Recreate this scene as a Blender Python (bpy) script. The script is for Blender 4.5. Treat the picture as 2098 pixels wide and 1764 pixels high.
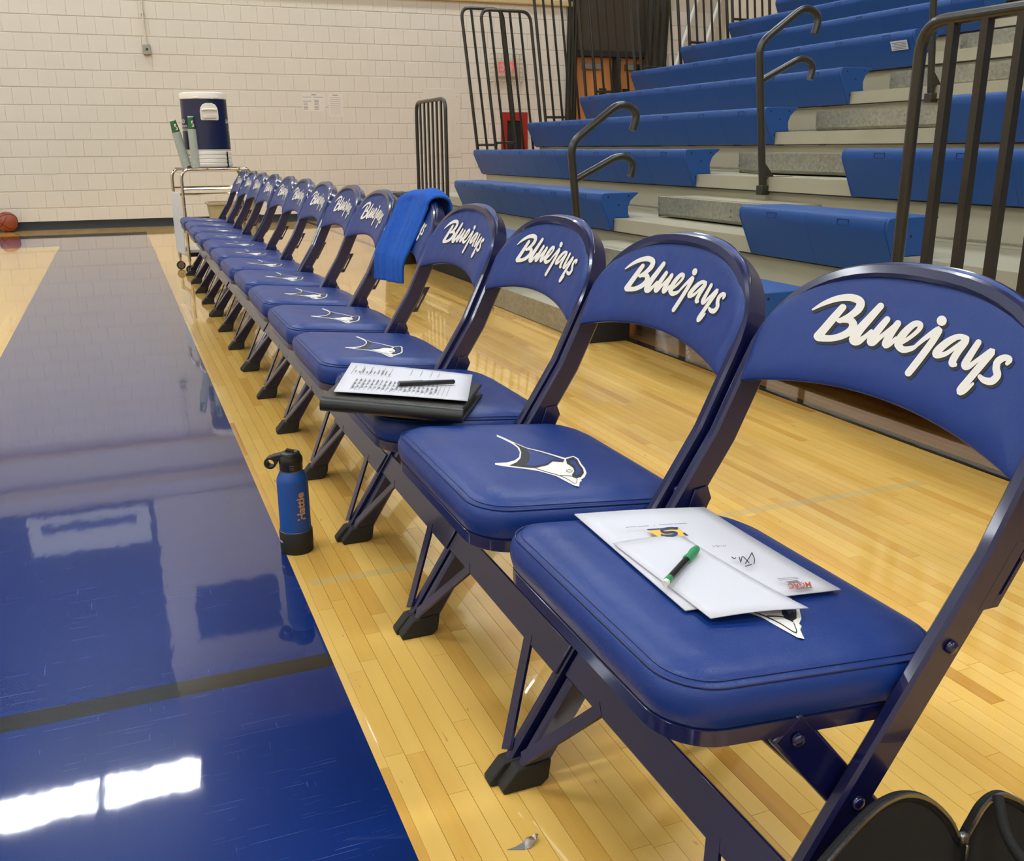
import bpy, bmesh, math, random
from mathutils import Vector, Matrix
random.seed(7)
sc = bpy.context.scene
COL = sc.collection
for o in list(bpy.data.objects): bpy.data.objects.remove(o)

# ------------------------------------------------------------------ camera
W, H, FPX = 2098, 1764, 1939.1525
CAM = Vector((0.0, 0.0, 0.948701))
RT = Vector((0.92650102, -0.37624341, -0.00606246))
UP = Vector((0.11302494, 0.26288506, 0.95818412))
FW = Vector((0.35891673, 0.88844378, -0.28608816))
cd = bpy.data.cameras.new('camera'); co = bpy.data.objects.new('camera', cd); COL.objects.link(co)
cd.sensor_fit = 'HORIZONTAL'; cd.sensor_width = 36.0; cd.lens = FPX / W * 36.0; cd.clip_start = 0.02; cd.clip_end = 200
co.matrix_world = Matrix(((RT.x, UP.x, -FW.x, CAM.x), (RT.y, UP.y, -FW.y, CAM.y), (RT.z, UP.z, -FW.z, CAM.z), (0, 0, 0, 1)))
sc.camera = co
def pixray(u, v): return (RT * ((u - W / 2) / FPX) + UP * ((H / 2 - v) / FPX) + FW)
def pix_z(u, v, z):
    d = pixray(u, v); return CAM + d * ((z - CAM.z) / d.z)
def pix_y(u, v, y):
    d = pixray(u, v); return CAM + d * ((y - CAM.y) / d.y)

# ------------------------------------------------------------------ world, exposure
wd = bpy.data.worlds.new('hall_air'); sc.world = wd; wd.use_nodes = True
wd.node_tree.nodes['Background'].inputs[0].default_value = (0.9, 0.95, 1.0, 1)
wd.node_tree.nodes['Background'].inputs[1].default_value = 0.02
vs = sc.view_settings; vs.view_transform = 'Standard'; vs.look = 'None'; vs.gamma = 1.0; vs.use_curve_mapping = False
vs.exposure = 0.0
LAMP = 34.0           # radiance of the ceiling fixtures' diffusers
LIGHT_X = (-12.25, -6.65, -1.05, 4.55); LIGHT_Y = (11.6, 6.6, 1.55, -3.5, -8.5); LIGHT_Z = 7.0
CEIL = 7.7

# ------------------------------------------------------------------ materials
def lin(c):
    return tuple(((v / 255) / 12.92 if v / 255 <= 0.04045 else ((v / 255 + 0.055) / 1.055) ** 2.4) for v in c)
class NT:
    def __init__(s, name):
        s.m = bpy.data.materials.new(name); s.m.use_nodes = True; s.t = s.m.node_tree
        s.b = s.t.nodes['Principled BSDF']
    def n(s, kind, **kw):
        q = s.t.nodes.new(kind)
        for k, v in kw.items(): setattr(q, k, v)
        return q
    def put(s, sock, v):
        if hasattr(v, 'is_output'): s.t.links.new(v, sock)
        else: sock.default_value = v
    def math(s, op, a, b=0.0, c=None):
        q = s.n('ShaderNodeMath', operation=op); s.put(q.inputs[0], a); s.put(q.inputs[1], b)
        if c is not None: s.put(q.inputs[2], c)
        return q.outputs[0]
    def mix(s, f, a, b):
        q = s.n('ShaderNodeMix', data_type='RGBA'); s.put(q.inputs[0], f)
        s.put(q.inputs[6], a if hasattr(a, 'is_output') else (*a, 1)); s.put(q.inputs[7], b if hasattr(b, 'is_output') else (*b, 1))
        return q.outputs[2]
    def pos(s): return s.n('ShaderNodeNewGeometry').outputs['Position']
    def obj(s): return s.n('ShaderNodeTexCoord').outputs['Object']
    def scale(s, v, sc_):
        q = s.n('ShaderNodeMapping'); s.put(q.inputs[0], v); q.inputs[3].default_value = sc_; return q.outputs[0]
    def noise(s, vec, scale, detail=3.0, rough=0.5):
        q = s.n('ShaderNodeTexNoise'); s.put(q.inputs['Vector'], vec); q.inputs['Scale'].default_value = scale
        q.inputs['Detail'].default_value = detail; q.inputs['Roughness'].default_value = rough; return q.outputs[0]
    def ramp(s, f, stops):
        q = s.n('ShaderNodeValToRGB'); s.put(q.inputs[0], f); e = q.color_ramp.elements
        e.remove(e[1]); e[0].position = stops[0][0]; e[0].color = (*stops[0][1], 1)
        for p, c in stops[1:]: q2 = e.new(p); q2.color = (*c, 1)
        return q.outputs[0]
    def bump(s, h, strength=0.3, dist=0.002):
        q = s.n('ShaderNodeBump'); s.put(q.inputs['Height'], h); q.inputs['Strength'].default_value = strength
        q.inputs['Distance'].default_value = dist; s.t.links.new(q.outputs[0], s.b.inputs['Normal']); return q
    def set(s, **kw):
        for k, v in kw.items():
            k = k.replace('_', ' '); s.put(s.b.inputs[k], (*v, 1) if isinstance(v, tuple) and len(v) == 3 else v)
        return s
def plain(name, rgb, rough=0.5, metal=0.0, coat=0.0, var=0.0, vscale=6.0, bump=0.0, bscale=200.0, coat_rough=0.08):
    t = NT(name); c = lin(rgb)
    if var:
        f = t.noise(t.obj(), vscale, 4.0)
        t.set(Base_Color=t.mix(f, tuple(v * (1 - var) for v in c), tuple(min(1, v * (1 + var)) for v in c)))
    else: t.set(Base_Color=c)
    t.set(Roughness=rough, Metallic=metal, Coat_Weight=coat, Coat_Roughness=coat_rough)
    if bump: t.bump(t.noise(t.obj(), bscale, 3.0), bump, 0.002)
    return t.m
M = {}
def vinyl(name, rgb, rough):
    t = NT(name); c = lin(rgb); o = t.obj()
    f = t.noise(o, 9.0, 4.0)
    t.set(Base_Color=t.mix(f, tuple(v * 0.85 for v in c), tuple(v * 1.15 for v in c)), Roughness=rough, Specular_IOR_Level=0.38)
    q = t.n('ShaderNodeTexVoronoi', feature='DISTANCE_TO_EDGE'); t.put(q.inputs['Vector'], o); q.inputs['Scale'].default_value = 420.0
    w = t.noise(o, 22.0, 5.0, 0.6)
    w2 = t.noise(o, 11.0, 2.0)
    t.bump(t.math('ADD', t.math('ADD', t.math('MULTIPLY', t.math('MINIMUM', q.outputs[0], 0.12), 0.9), w), t.math('MULTIPLY', w2, 3.0)), 0.35, 0.0022)
    return t.m
M['vinyl'] = vinyl('blue_vinyl', (15, 49, 118), 0.34)
M['paint'] = plain('navy_gloss_enamel', (14, 17, 62), 0.28, 0.0, 0.5, 0.15, 12.0)
M['stretch'] = M['paint']
M['rubber'] = plain('black_rubber', (34, 32, 26), 0.75, 0, 0, 0.1)
M['steel'] = plain('bare_steel', (150, 150, 150), 0.3, 1.0, 0, 0.2, 80)
M['thread'] = plain('dark_blue_piping', (16, 34, 86), 0.45)
M['print_white'] = plain('white_print', (226, 222, 212), 0.5)
M['print_black'] = plain('black_print', (22, 22, 24), 0.5)
M['print_blue'] = plain('blue_print', (20, 48, 118), 0.45)
def block_mat():
    t = NT('painted_concrete_block'); p = t.pos()
    big = t.noise(p, 1.2, 3.0); fine = t.noise(p, 70.0, 4.0, 0.6)
    c = t.mix(big, lin((206, 199, 184)), lin((213, 206, 192)))
    spots = t.math('GREATER_THAN', t.noise(p, 9.0, 6.0, 0.7), 0.735)
    c = t.mix(t.math('MULTIPLY', spots, 0.35), c, lin((140, 125, 100)))
    t.set(Base_Color=c, Roughness=0.55); t.bump(fine, 0.12, 0.004); return t.m
M['block'] = block_mat()
M['mortar'] = plain('painted_mortar', (196, 187, 170), 0.7)
M['black_base'] = plain('black_rubber_base', (13, 13, 12), 0.6, 0, 0, 0.3, 3)
M['bench'] = plain('blue_moulded_plastic', (16, 70, 134), 0.5, 0, 0, 0.06, 3, 0.15, 350)
M['deck'] = plain('beige_metal_deck', (176, 170, 146), 0.42, 0.25, 0, 0.12, 1.5, 0.1, 60)
def galv():
    t = NT('galvanised_sheet'); o = t.pos(); q = t.n('ShaderNodeTexVoronoi'); t.put(q.inputs['Vector'], o); q.inputs['Scale'].default_value = 70.0
    f = t.math('ADD', t.math('MULTIPLY', q.outputs[1], 0.5), t.math('MULTIPLY', t.noise(o, 3.0), 0.6))
    t.set(Base_Color=t.ramp(f, [(0.2, lin((134, 134, 122))), (0.9, lin((180, 175, 154)))]), Metallic=0.55, Roughness=0.4); return t.m
M['galv'] = galv()
M['dark'] = plain('dark_underside', (22, 21, 19), 0.7)
M['rail'] = plain('black_rail_enamel', (40, 36, 26), 0.35, 0.0, 0.3, 0.1, 10)
M['chrome'] = plain('chrome_tube', (205, 196, 178), 0.16, 1.0)
M['white_plastic'] = plain('white_plastic', (232, 228, 214), 0.4)
M['white_panel'] = plain('white_laminate', (214, 216, 212), 0.35)
M['paper'] = plain('white_paper', (205, 204, 208), 0.75)
M['leather'] = plain('black_leatherette', (26, 25, 20), 0.38, 0, 0, 0.2, 30, 0.2, 300)
M['wall_paint'] = plain('cream_wall_paint', (205, 196, 178), 0.7)
M['navy_wall'] = plain('navy_wall_paint', (30, 44, 84), 0.6)
M['ceil'] = plain('ceiling_deck', (34, 34, 36), 0.9)

def floor_mat(name, far):
    t = NT(name); p = t.pos(); sp = t.n('ShaderNodeSeparateXYZ'); t.put(sp.inputs[0], p); x, y = sp.outputs[0], sp.outputs[1]
    def between(v, a, b): return t.math('MULTIPLY', t.math('GREATER_THAN', v, a), t.math('LESS_THAN', v, b))
    if far:
        u = t.math('DIVIDE', x, PW); row = t.math('FLOOR', u)
        wn = t.n('ShaderNodeTexWhiteNoise', noise_dimensions='1D'); t.put(wn.inputs['W'], row)
        v = t.math('ADD', t.math('DIVIDE', y, 0.7), t.math('MULTIPLY', wn.outputs[0], 9.0))
        cm = t.n('ShaderNodeCombineXYZ'); t.put(cm.inputs[0], row); t.put(cm.inputs[1], t.math('FLOOR', v))
        w2 = t.n('ShaderNodeTexWhiteNoise', noise_dimensions='2D'); t.put(w2.inputs['Vector'], cm.outputs[0]); tone = w2.outputs[0]
        seam = t.math('MAXIMUM', t.math('LESS_THAN', t.math('FRACT', u), 0.025), t.math('LESS_THAN', t.math('FRACT', v), 0.003))
    else:
        a = t.n('ShaderNodeAttribute', attribute_name='tone'); tone = a.outputs['Fac']; seam = None
    g1 = t.noise(t.scale(p, (42, 3.2, 1)), 1.0, 5.0, 0.62); g2 = t.noise(t.scale(p, (9, 2.2, 1)), 1.0, 2.0)
    f = t.math('ADD', t.math('MULTIPLY', tone, 0.42), t.math('ADD', t.math('MULTIPLY', g1, 0.30), t.math('MULTIPLY', g2, 0.28)))
    wood = t.ramp(f, [(0.22, lin((236, 193, 104))), (0.56, lin((225, 177, 86))), (0.80, lin((203, 149, 64))), (1.0, lin((170, 114, 44)))])
    flecks = t.math('GREATER_THAN', t.noise(t.scale(p, (60, 14, 1)), 1.0, 2.0), 0.735)
    wood = t.mix(t.math('MULTIPLY', flecks, 0.35), wood, lin((150, 92, 36)))
    if seam is not None: wood = t.mix(t.math('MULTIPLY', seam, 0.5), wood, lin((110, 70, 26)))
    old = t.math('GREATER_THAN', x, 2.39)
    wood = t.mix(t.math('MULTIPLY', old, 0.55), wood, lin((190, 110, 36)))
    wood = t.mix(between(x, 2.335, 2.39), wood, lin((20, 18, 14)))
    # painted sideline band, end band and black lines
    band = t.math('MULTIPLY', t.math('LESS_THAN', x, 0.2848), t.math('MAXIMUM', t.math('GREATER_THAN', x, -0.605), t.math('GREATER_THAN', y, 10.96)))
    band = t.math('MULTIPLY', band, t.math('LESS_THAN', y, 12.51))
    blk = t.math('MULTIPLY', t.math('LESS_THAN', x, 0.2848), t.math('MAXIMUM', between(y, 1.622, 1.675), between(y, 11.99, 12.51)))
    scr = t.math('GREATER_THAN', t.noise(t.scale(p, (4, 240, 1)), 1.0, 2.0, 0.6), 0.70)
    scr2 = t.math('GREATER_THAN', t.noise(t.scale(p, (260, 9, 1)), 1.0, 2.0, 0.6), 0.72)
    zone = t.math('GREATER_THAN', t.noise(p, 2.3, 3.0), 0.48)
    rot = t.n('ShaderNodeMapping'); t.put(rot.inputs[0], p); rot.inputs[2].default_value = (0, 0, 0.7); rot.inputs[3].default_value = (5, 260, 1)
    scr3 = t.math('GREATER_THAN', t.noise(rot.outputs[0], 1.0, 2.0, 0.6), 0.705)
    rot = t.n('ShaderNodeMapping'); t.put(rot.inputs[0], p); rot.inputs[2].default_value = (0, 0, -0.5); rot.inputs[3].default_value = (6, 280, 1)
    scr4 = t.math('GREATER_THAN', t.noise(rot.outputs[0], 1.0, 2.0, 0.6), 0.705)
    allscr = t.math('MAXIMUM', t.math('MAXIMUM', scr, scr2), t.math('MAXIMUM', scr3, scr4))
    scm = t.math('MULTIPLY', t.math('MULTIPLY', allscr, zone), 0.24)
    patch = t.math('MULTIPLY', t.math('GREATER_THAN', t.noise(t.scale(p, (14, 30, 1)), 1.0, 6.0, 0.72), 0.66), t.math('GREATER_THAN', t.noise(p, 3.1, 1.0), 0.60))
    scm = t.math('ADD', scm, t.math('MULTIPLY', patch, 0.14))
    blue = t.mix(t.noise(p, 5.0, 3.0), lin((8, 34, 94)), lin((12, 42, 106)))
    blue = t.mix(scm, blue, lin((120, 142, 190)))
    black = t.mix(scm, lin((30, 29, 24)), lin((120, 118, 100)))
    c = t.mix(band, wood, blue); c = t.mix(blk, c, black)
    tape = t.math('MULTIPLY', between(x, 0.312, 2.10), between(t.math('ADD', y, t.math('MULTIPLY', x, 0.012)), 1.986, 2.020))
    c = t.mix(t.math('MULTIPLY', tape, 0.5), c, lin((190, 176, 120)))
    scuff = t.noise(t.scale(p, (30, 9, 1)), 1.0, 6.0, 0.7)
    t.set(Base_Color=c, Roughness=0.26, Coat_Weight=1.0, Coat_Roughness=0.035, Coat_IOR=1.5, Specular_IOR_Level=0.12)
    h = t.noise(t.scale(p, (22, 6, 1)), 1.0, 2.0)
    bq = t.bump(h, 0.045, 0.004); t.t.links.new(bq.outputs[0], t.b.inputs['Coat Normal'])
    return t.m
PW = 0.0333
M['floor'] = floor_mat('maple_and_court_paint_strips', False)
M['floor_far'] = floor_mat('maple_and_court_paint', True)

# ------------------------------------------------------------------ mesh helpers
class MB:
    def __init__(s): s.v = []; s.f = []; s.attr = None
    def add(s, vs_, fs):
        k = len(s.v); s.v += [tuple(q) for q in vs_]; s.f += [tuple(i + k for i in q) for q in fs]; return s
    def box(s, a, b, rot=None, piv=None):
        x0, y0, z0 = a; x1, y1, z1 = b
        vs_ = [Vector(q) for q in ((x0, y0, z0), (x1, y0, z0), (x1, y1, z0), (x0, y1, z0), (x0, y0, z1), (x1, y0, z1), (x1, y1, z1), (x0, y1, z1))]
        if rot:
            c = Vector(piv) if piv else (Vector(a) + Vector(b)) / 2
            vs_ = [rot @ (q - c) + c for q in vs_]
        return s.add(vs_, [(0, 3, 2, 1), (4, 5, 6, 7), (0, 1, 5, 4), (1, 2, 6, 5), (2, 3, 7, 6), (3, 0, 4, 7)])
    def prism(s, poly, fa, fb):          # poly: 2D points; fa/fb map a 2D point to the two end faces
        n = len(poly)
        s.add([fa(q) for q in poly] + [fb(q) for q in poly], [tuple(range(n))[::-1], tuple(range(n, 2 * n))] + [(i, (i + 1) % n, n + (i + 1) % n, n + i) for i in range(n)])
        return s
    def rings(s, rs, closed=True, cap0=True, cap1=True):
        n = len(rs[0]); k = len(rs); fs = []
        for j in range(k - 1):
            for i in range(n if closed else n - 1):
                i2 = (i + 1) % n; fs.append((j * n + i, j * n + i2, (j + 1) * n + i2, (j + 1) * n + i))
        if cap0: fs.append(tuple(range(n))[::-1])
        if cap1: fs.append(tuple(range((k - 1) * n, k * n)))
        return s.add([q for r in rs for q in r], fs)
    def tube(s, path, r, n=8, closed=False, cap=True):
        P = [Vector(q) for q in path]; k = len(P); rs = []
        up = None
        for i in range(k):
            a = P[i - 1] if (i > 0 or closed) else P[i]; b = P[(i + 1) % k] if (i < k - 1 or closed) else P[i]
            t = (b - a).normalized()
            if up is None:
                up = Vector((0, 0, 1)) if abs(t.z) < 0.9 else Vector((1, 0, 0))
            up = (up - t * up.dot(t)).normalized(); sd = t.cross(up)
            rr = r[i] if isinstance(r, (list, tuple)) else r
            rs.append([P[i] + (up * math.cos(2 * math.pi * q / n) + sd * math.sin(2 * math.pi * q / n)) * rr for q in range(n)])
        if closed: rs.append(rs[0]); return s.rings(rs, True, False, False)
        return s.rings(rs, True, cap, cap)
    def lathe(s, prof, n=32, c=(0, 0, 0), cap0=True, cap1=True):
        return s.rings([[(c[0] + r * math.cos(2 * math.pi * i / n), c[1] + r * math.sin(2 * math.pi * i / n), c[2] + z) for i in range(n)] for r, z in prof], True, cap0, cap1)
    def grid(s, fn, nu, nv):
        vs_ = [fn(i / (nu - 1), j / (nv - 1)) for j in range(nv) for i in range(nu)]
        return s.add(vs_, [(j * nu + i, j * nu + i + 1, (j + 1) * nu + i + 1, (j + 1) * nu + i) for j in range(nv - 1) for i in range(nu - 1)])
    def build(s, name, mat, parent=None, smooth=None, bevel=0.0, seg=2, solid=0.0, sub=0):
        me = bpy.data.meshes.new(name); me.from_pydata(s.v, [], s.f)
        bm = bmesh.new(); bm.from_mesh(me)
        if not s.attr: bmesh.ops.recalc_face_normals(bm, faces=bm.faces)
        bm.to_mesh(me); bm.free()
        if smooth is not None:
            me.shade_smooth(); me.set_sharp_from_angle(angle=math.radians(smooth))
        if s.attr:
            at = me.attributes.new('tone', 'FLOAT', 'FACE'); at.data.foreach_set('value', s.attr)
        me.materials.append(M[mat] if isinstance(mat, str) else mat)
        o = bpy.data.objects.new(name, me); COL.objects.link(o)
        if parent is not None: o.parent = parent
        if bevel:
            b = o.modifiers.new('b', 'BEVEL'); b.width = bevel; b.segments = seg; b.limit_method = 'ANGLE'; b.angle_limit = math.radians(40)
            if smooth is None: me.shade_smooth(); me.set_sharp_from_angle(angle=math.radians(60))
        if solid:
            q = o.modifiers.new('s', 'SOLIDIFY'); q.thickness = solid; q.offset = 0
        if sub:
            q = o.modifiers.new('d', 'SUBSURF'); q.levels = sub; q.render_levels = sub
        return o
def tag(o, label, cat, group=None):
    o['label'] = label; o['category'] = cat
    if group: o['group'] = group
    return o
def thing(name, label, cat, loc=(0, 0, 0), group=None, rz=0.0):
    o = bpy.data.objects.new(name, None); COL.objects.link(o); o.location = loc; o.rotation_euler = (0, 0, rz); o.empty_display_size = 0.05
    return tag(o, label, cat, group)
def struct(o): o['kind'] = 'structure'; return o
def kids(o): return [c for c in COL.objects if c.parent == o]
def copy_tree(o, parent=None):
    c = o.copy(); COL.objects.link(c); c.parent = parent
    for ch in list(o.children): copy_tree(ch, c)
    return c
def roty(a): return Matrix.Rotation(a, 3, 'Y')
def rotz(a): return Matrix.Rotation(a, 3, 'Z')
def catmull(P, n=6):
    out = []
    for i in range(len(P) - 1):
        p0, p1, p2, p3 = P[max(i - 1, 0)], P[i], P[i + 1], P[min(i + 2, len(P) - 1)]
        for k in range(n):
            t = k / n
            out.append(tuple(0.5 * (2 * b + (c - a) * t + (2 * a - 5 * b + 4 * c - d) * t * t + (3 * b - a - 3 * c + d) * t ** 3) for a, b, c, d in zip(p0, p1, p2, p3)))
    out.append(tuple(P[-1])); return out
def fillet(P, r, n=5):           # round the corners of a 3D polyline
    P = [Vector(q) for q in P]; out = [P[0]]
    for a, b, c in zip(P, P[1:], P[2:]):
        d1 = min(r, (a - b).length * 0.49); d2 = min(r, (c - b).length * 0.49)
        s = b + (a - b).normalized() * d1; e = b + (c - b).normalized() * d2
        for k in range(n + 1):
            t = k / n; out.append(s * (1 - t) ** 2 + b * 2 * t * (1 - t) + e * t * t)
    out.append(P[-1]); return out
def stroke(mb, pts, fn, n=6):    # pts: (u, v, width) brush stroke -> ribbon with round ends, fn maps (u, v) to 3D
    P = catmull(pts, n); L = []; R = []
    for i, (x, y, w) in enumerate(P):
        a = P[max(i - 1, 0)]; b = P[min(i + 1, len(P) - 1)]
        dx, dy = b[0] - a[0], b[1] - a[1]; d = math.hypot(dx, dy) or 1
        L.append((x - dy / d * w / 2, y + dx / d * w / 2)); R.append((x + dy / d * w / 2, y - dx / d * w / 2))
    k = len(P)
    mb.add([fn(*q) for q in L] + [fn(*q) for q in R], [(i, i + 1, k + i + 1, k + i) for i in range(k - 1)])
    for x, y, w in (P[0], P[-1]):
        mb.add([fn(x + w / 2 * math.cos(a * math.pi / 6), y + w / 2 * math.sin(a * math.pi / 6)) for a in range(12)], [tuple(range(12))])
def text_geo(body, size, bold=0.0, align='CENTER'):
    cu = bpy.data.curves.new('t', 'FONT'); cu.body = body; cu.size = size; cu.offset = bold; cu.align_x = align; cu.align_y = 'CENTER'; cu.resolution_u = 3
    ob = bpy.data.objects.new('t', cu); COL.objects.link(ob)
    me = bpy.data.meshes.new_from_object(ob.evaluated_get(bpy.context.evaluated_depsgraph_get()))
    vs_ = [tuple(v.co) for v in me.vertices]; fs = [tuple(p.vertices) for p in me.polygons]
    bpy.data.objects.remove(ob); bpy.data.curves.remove(cu); bpy.data.meshes.remove(me)
    return vs_, fs

# ================================================================== THE HALL
YW = 13.385
# floor: slab under the strips, finished surface around them, strips as pieces
FX0, FX1, FY0, FY1 = -27 * PW, 84 * PW, 0.45, 6.60
m = MB()
def quad(x0, x1, y0, y1, z): m.add([(x0, y0, z), (x1, y0, z), (x1, y1, z), (x0, y1, z)], [(0, 1, 2, 3)])
quad(-15, 9, FY1, YW + 0.05, 0); quad(-15, FX0, -11, FY1, 0); quad(FX1, 9, -11, FY1, 0); quad(FX0, FX1, -11, FY0, 0); quad(FX0, FX1, FY0, FY1, -0.006)
m.add([(-15, -11, -0.2), (9, -11, -0.2), (9, YW + 0.05, -0.2), (-15, YW + 0.05, -0.2)], [(3, 2, 1, 0)])
floor = struct(m.build('floor', 'floor_far'))
strips = []; rw = random.Random(3)
nrow = round((FX1 - FX0) / PW)
for i in range(nrow):
    x0 = FX0 + i * PW; y = FY0 - rw.random() * 0.5
    while y < FY1:
        L = rw.choice((0.32, 0.45, 0.55, 0.62, 0.75, 0.9, 1.1)) * (0.85 + 0.3 * rw.random())
        a, b = max(y, FY0), min(y + L, FY1)
        if b - a > 0.02:
            tone = rw.random() ** 1.5 * (1.0 if rw.random() > 0.1 else 1.35)
            gp = 0.00003 if x0 < 0.27 else 0.00038; strips.append((x0 + gp, x0 + PW - gp, a + gp, b - gp, tone, rw.uniform(-0.00012, 0.0) if x0 > 0.27 else 0.0))
        y += L
def strip_geo(mb, s):
    x0, x1, y0, y1, tone, dz = s; z = dz
    mb.add([(x0, y0, -0.006), (x1, y0, -0.006), (x1, y1, -0.006), (x0, y1, -0.006), (x0, y0, z), (x1, y0, z), (x1, y1, z), (x0, y1, z)],
           [(4, 5, 6, 7), (0, 1, 5, 4), (1, 2, 6, 5), (2, 3, 7, 6), (3, 0, 4, 7)])
    mb.attr = (mb.attr or []) + [tone] * 5
def in_view(s):
    c = Vector(((s[0] + s[1]) / 2, (s[2] + s[3]) / 2, 0)); d = c - CAM; w = d.dot(FW)
    if w < 0.2: return 0.0
    u, v = W / 2 + FPX * d.dot(RT) / w, H / 2 - FPX * d.dot(UP) / w
    if not (-60 < u < W + 60 and v < H + 120): return 0.0
    return (s[1] - s[0]) * (s[3] - s[2]) * abs(d.z) / w ** 3 * (1.0 if s[0] > 0.28 else 0.6)
strips.sort(key=in_view, reverse=True)
for s in strips[:300]:
    q = MB(); strip_geo(q, s); q.build('plank', 'floor', floor)
q = MB()
for s in strips[300:]: strip_geo(q, s)
o = q.build('plank_field', 'floor', floor); o['kind'] = 'stuff'

# block wall behind: mortar slab with an opening for the doorway, blocks proud of it
DX0, DX1, DZ = 6.39, 7.93, 3.30
m = MB()
m.box((-15, YW + 0.005, 0), (DX0, YW + 0.25, 3.72)); m.box((DX1, YW + 0.005, 0), (9.0, YW + 0.25, 3.72)); m.box((DX0, YW + 0.005, DZ), (DX1, YW + 0.25, 3.72))
wall = struct(m.build('wall_back', 'mortar'))
BC = 0.2032; blocks = []
for r in range(0, 14):
    z0 = 0.0603 + r * BC; ph = -0.008 if r % 2 else -0.008 + BC / 2
    k = -30
    while ph + k * BC < 9.0:
        x0 = ph + k * BC; x1 = x0 + BC; k += 1
        if x0 < -3.3 or (x1 > DX0 + 0.05 and x0 < DX1 - 0.05) or x1 > 9.0: continue
        blocks.append((x0, z0))
bm_ = MB(); g1, g2, e = 0.0006, 0.0036, 0.0045
bm_.add([(g1, 0.005, g2), (BC - g1, 0.005, g2), (BC - g1, 0.005, BC - g2), (g1, 0.005, BC - g2), (g1 + e * .35, 0, g2 + e), (BC - g1 - e * .35, 0, g2 + e), (BC - g1 - e * .35, 0, BC - g2 - e), (g1 + e * .35, 0, BC - g2 - e)],
        [(4, 5, 6, 7), (0, 1, 5, 4), (1, 2, 6, 5), (2, 3, 7, 6), (3, 0, 4, 7)])
b0 = bm_.build('block', 'block', wall)
blocks.sort(key=lambda q: (q[0] - 1.2) ** 2 + (q[1] - 1.7) ** 2 * 1.5)
rest = MB()
for i, (x, z) in enumerate(blocks):
    if i < 300:
        o = b0 if i == 0 else b0.copy()
        if i: COL.objects.link(o)
        o.location = (x, YW, z)
    else:
        rest.add([(v[0] + x, v[1] + YW, v[2] + z) for v in bm_.v], bm_.f)
o = rest.build('block_field', 'block', wall); o['kind'] = 'stuff'
# upper wall (seen only mirrored in the floor), navy paint left, cream right
struct(MB().box((-15, YW - 0.02, 3.72), (0.0, YW + 0.25, CEIL)).build('wall_back_upper_left', 'navy_wall'))
struct(MB().box((0.0, YW - 0.02, 3.72), (9.0, YW + 0.25, CEIL)).build('wall_back_upper_right', 'wall_paint'))
struct(MB().box((-15.2, -11, 0), (-15, YW + 0.25, CEIL)).build('wall_left', 'wall_paint'))
struct(MB().box((9.0, -11, 0), (9.2, YW + 0.25, CEIL)).build('wall_right', 'wall_paint'))
struct(MB().box((-15.2, -11.2, 0), (9.2, -11, CEIL)).build('wall_front', 'wall_paint'))
struct(MB().box((-15.2, -11.2, CEIL), (9.2, YW + 0.25, CEIL + 0.2)).build('ceiling', 'ceil'))
def prof_x(poly, x0, x1): return MB().prism(poly, lambda q: (x0, q[0], q[1]), lambda q: (x1, q[0], q[1]))
bp = [(YW, 0), (YW - 0.022, 0), (YW - 0.02, 0.006), (YW - 0.009, 0.02), (YW - 0.006, 0.10), (YW, 0.104)]
struct(prof_x(bp, -15, DX0).build('baseboard_back', 'black_base', smooth=40)); struct(prof_x(bp, DX1, 9.0).build('baseboard_back_right', 'black_base', smooth=40))
lp = [(YW, 2.885), (YW - 0.05, 2.885), (YW - 0.055, 2.90), (YW - 0.055, 2.95), (YW, 2.965)]
M['ledge'] = plain('tan_ledge', (190, 170, 122), 0.5)
struct(prof_x(lp, -15, DX0).build('trim_1', 'ledge')); 
lp2 = [(YW, 3.36), (YW - 0.03, 3.36), (YW - 0.03, 3.5), (YW, 3.5)]
struct(prof_x(lp2, -15, DX0).build('trim_2', 'ledge'))
# wall sign high up (mirrored in the court paint)
sg = thing('wall_board', 'pale board high on the wall above the basketball, seen mirrored in the blue floor', 'sign', (-0.84, YW - 0.02, 3.77))
MB().box((-0.76, -0.03, 0), (0.76, 0, 0.55)).build('panel', 'white_panel', sg, bevel=0.006)
MB().box((-0.6, -0.036, 0.12), (0.6, -0.03, 0.24)).build('stripe', 'print_blue', sg)

bn_ = thing('wall_banner', 'dark navy banner hanging high on the cream upper wall, mirrored in the floor', 'banner', (0.40, YW - 0.02, 5.15))
MB().box((0, -0.012, 0), (1.2, 0, 0.85)).build('cloth', 'navy_wall', bn_, bevel=0.003)
MB().tube([(-0.03, -0.012, 0.855), (1.23, -0.012, 0.855)], 0.012, 8).build('rod', 'steel', bn_)

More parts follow.
